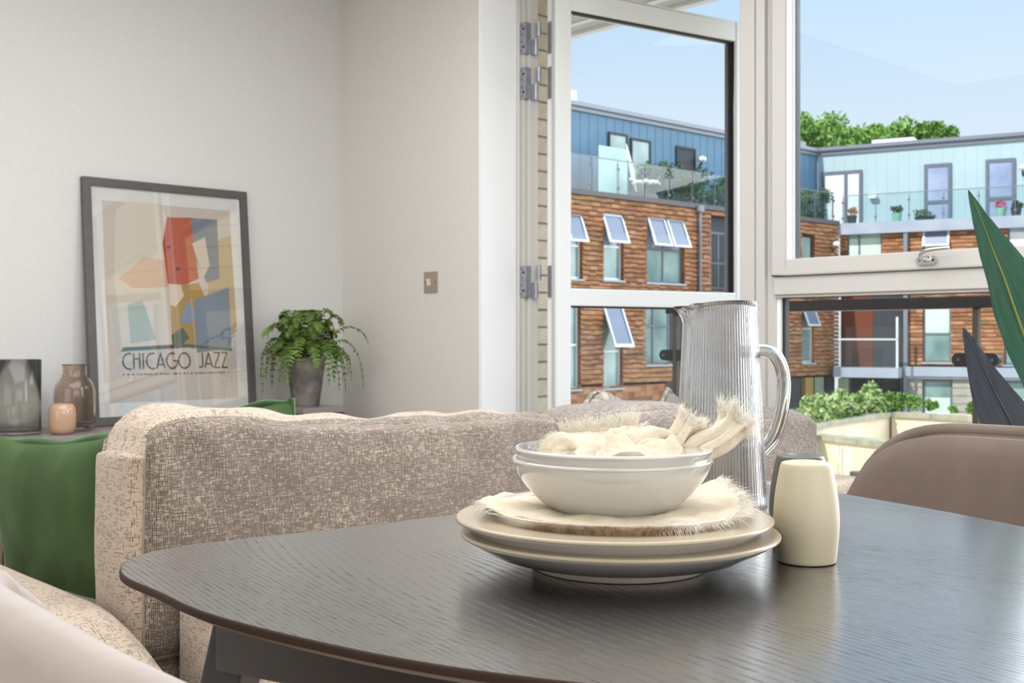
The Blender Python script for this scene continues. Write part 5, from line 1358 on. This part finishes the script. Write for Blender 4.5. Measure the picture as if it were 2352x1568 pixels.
pot(RW, 2060, -.5, 'mint flower pot with a small green plant on the right terrace', M_mintpot, M_bush)
pot(RW, 2299, -.5, 'mint flower pot with pink flowers on the right terrace', M_mintpot, M_pink)
pot(RW, 1957, -.5, 'dark flower pot with salmon flowers before the white-curtained door', M_wdark, M_terracotta)
pot(RW, 2124, -.5, 'low dark planting tray at the foot of the middle terrace door', M_wdark, M_bush, .15, .4)
pot(RW, 2334, -.5, 'dark flower pot right of the pink flowers', M_wdark, M_bush)

# planters in the courtyard
def wallseg(name, label, A, B, thick, ztop, zbot, m, capm):
    d = Vector((B[0]-A[0], B[1]-A[1], 0)); d.normalize(); n = Vector((-d.y, d.x, 0)) 
    if n.y < 0: n = -n
    f = lambda p, off, z: cw(p[0]+n.x*off, p[1]+n.y*off, z)
    t = thing(name, label, 'planter', cw(A[0], A[1], zbot))
    mk('wall', MB().obox(f(A, 0, zbot), f(B, 0, zbot)-f(A, 0, zbot), f(A, thick, zbot)-f(A, 0, zbot), Vector((0, 0, ztop-zbot-.12))), m, t)
    k = max(2, int(((B[0]-A[0])**2+(B[1]-A[1])**2)**.5/1.0))
    for i in range(k):
        a = (A[0]+(B[0]-A[0])*(i+.006)/k, A[1]+(B[1]-A[1])*(i+.006)/k); b = (A[0]+(B[0]-A[0])*(i+.994)/k, A[1]+(B[1]-A[1])*(i+.994)/k); j = random.uniform(-.008, .008)
        mk('coping_stone', MB().obox(f(a, -.08, ztop-.12+j), f(b, -.08, ztop-.12)-f(a, -.08, ztop-.12), f(a, .35, 0)-f(a, -.08, 0), Vector((0, 0, .12))), capm, t)
    return t
wallseg('planter_wall', 'cream rendered planter wall in shade under the green hedge', (4.6, 22.9), (9.94, 29.8), 2.2, -1.03, -4.4, M_cream_wall, M_coping)
wallseg('planter_wall', 'sunlit cream planter wall with small tufts behind the taupe chair', (9.98, 29.76), (15.5, 24.6), 2.2, -1.03, -4.4, M_cream_wall, M_coping)
wallseg('planter_wall', 'lower cream planter wall just right of the far end of the sofa', (6.6, 26.9), (9.2, 21.9), .5, -1.30, -4.4, M_cream_wall, M_coping)
def gp(px, z, Z): return cw((px-1176)/F*Z, Z, z)
for i, (px, Z, rx, rz, lb) in enumerate(((1838, 26.4, .45, .28, 'lowest clump, next to the sofa corner'), (1875, 27.2, .5, .38, 'second clump from the sofa corner'), (1915, 28.0, .5, .38, 'middle clump'), (1955, 28.9, .5, .45, 'fourth clump, with red berries'), (1995, 29.8, .5, .52, 'tallest clump at the planter corner'))):
    foliage('hedge_shrub', 'variegated green shrub in the courtyard hedge, '+lb, 'shrub', gp(px, -1.16+rz*.75, Z), (rx, .5, rz), 1300, .075, M_hedge, 'courtyard hedge', seed=50+i)
for i, (px, Z, r, h, lb) in enumerate(((2046, 30.4, .17, .26, 'round dark-green tuft nearest the planter corner'), (2075, 30.2, .2, .26, 'feathery pale tuft'), (2100, 30.0, .27, .24, 'broad bright tuft beside the mint curtain'), (2140, 29.7, .16, .2, 'round tuft in front of the mint curtain'), (2190, 29.2, .14, .08, 'tiny low tuft'), (2232, 28.9, .17, .16, 'tuft against the bronze balcony post'))):
    foliage('small_shrub', 'small courtyard plant, '+lb, 'shrub', gp(px, -1.0+h*.8, Z), (r, r, h), 420, .05, M_treeA, 'tufts on the planter wall', seed=70+i)

# yellow brick house beside the balcony (seen mirrored in the poster glazing)
YH = thing('brick_house', 'pale yellow brick house with blue-paned windows beyond the balcony, mirrored in the poster glass', 'building', (7, 8, -4.4))
class Fw(Fac):
    def P(s, a, dd, z): return Vector((s.O[0]+s.d[0]*a+s.n[0]*dd, s.O[1]+s.d[1]*a+s.n[1]*dd, z))
yd = Vector((-.42, .91)).normalized(); HF = Fw((7.4, 3.6), (yd.x, yd.y), (-yd.y, yd.x))
part('wall', HF, YH, M_yellow, (-3, 12, -6, -.15, -4.4, 4.6))
mb = MB(); z = -4.4
holes = [(a, a+1.1, zz, zz+1.7) for a in (.3, 3.0, 5.7, 8.4) for zz in (-1.4, 1.6)]
while z < 4.5:
    for a in range(-3, 12):
        HF.box(mb, a+.01, a+.99, -.15, -.0, z, z+.29) if not any(h[0]-.9 < a < h[1] and h[2]-.28 < z < h[3] for h in holes) else None
    z += .30
mk('stone_blocks', mb, M_yellow, YH, kind='stuff')
for h in holes: window(HF, YH, h, -.02, glass=mat('sky_blue_glass', (150, 190, 214), .2), frame=M_wframe_l, bars=(.5,), trans=.55, fw=.06, depth=.03)
for i in range(5):
    p = HF.P(-.5+i*2.7, 2.4, -.6); foliage('hedge_shrub', 'garden shrub at the foot of the yellow brick house, number %s along it' % ('one', 'two', 'three', 'four', 'five')[i], 'shrub', p, (1.3, 1.3, 1.6), 1200, .10, M_hedge, 'garden shrubs by the brick house', seed=90+i)
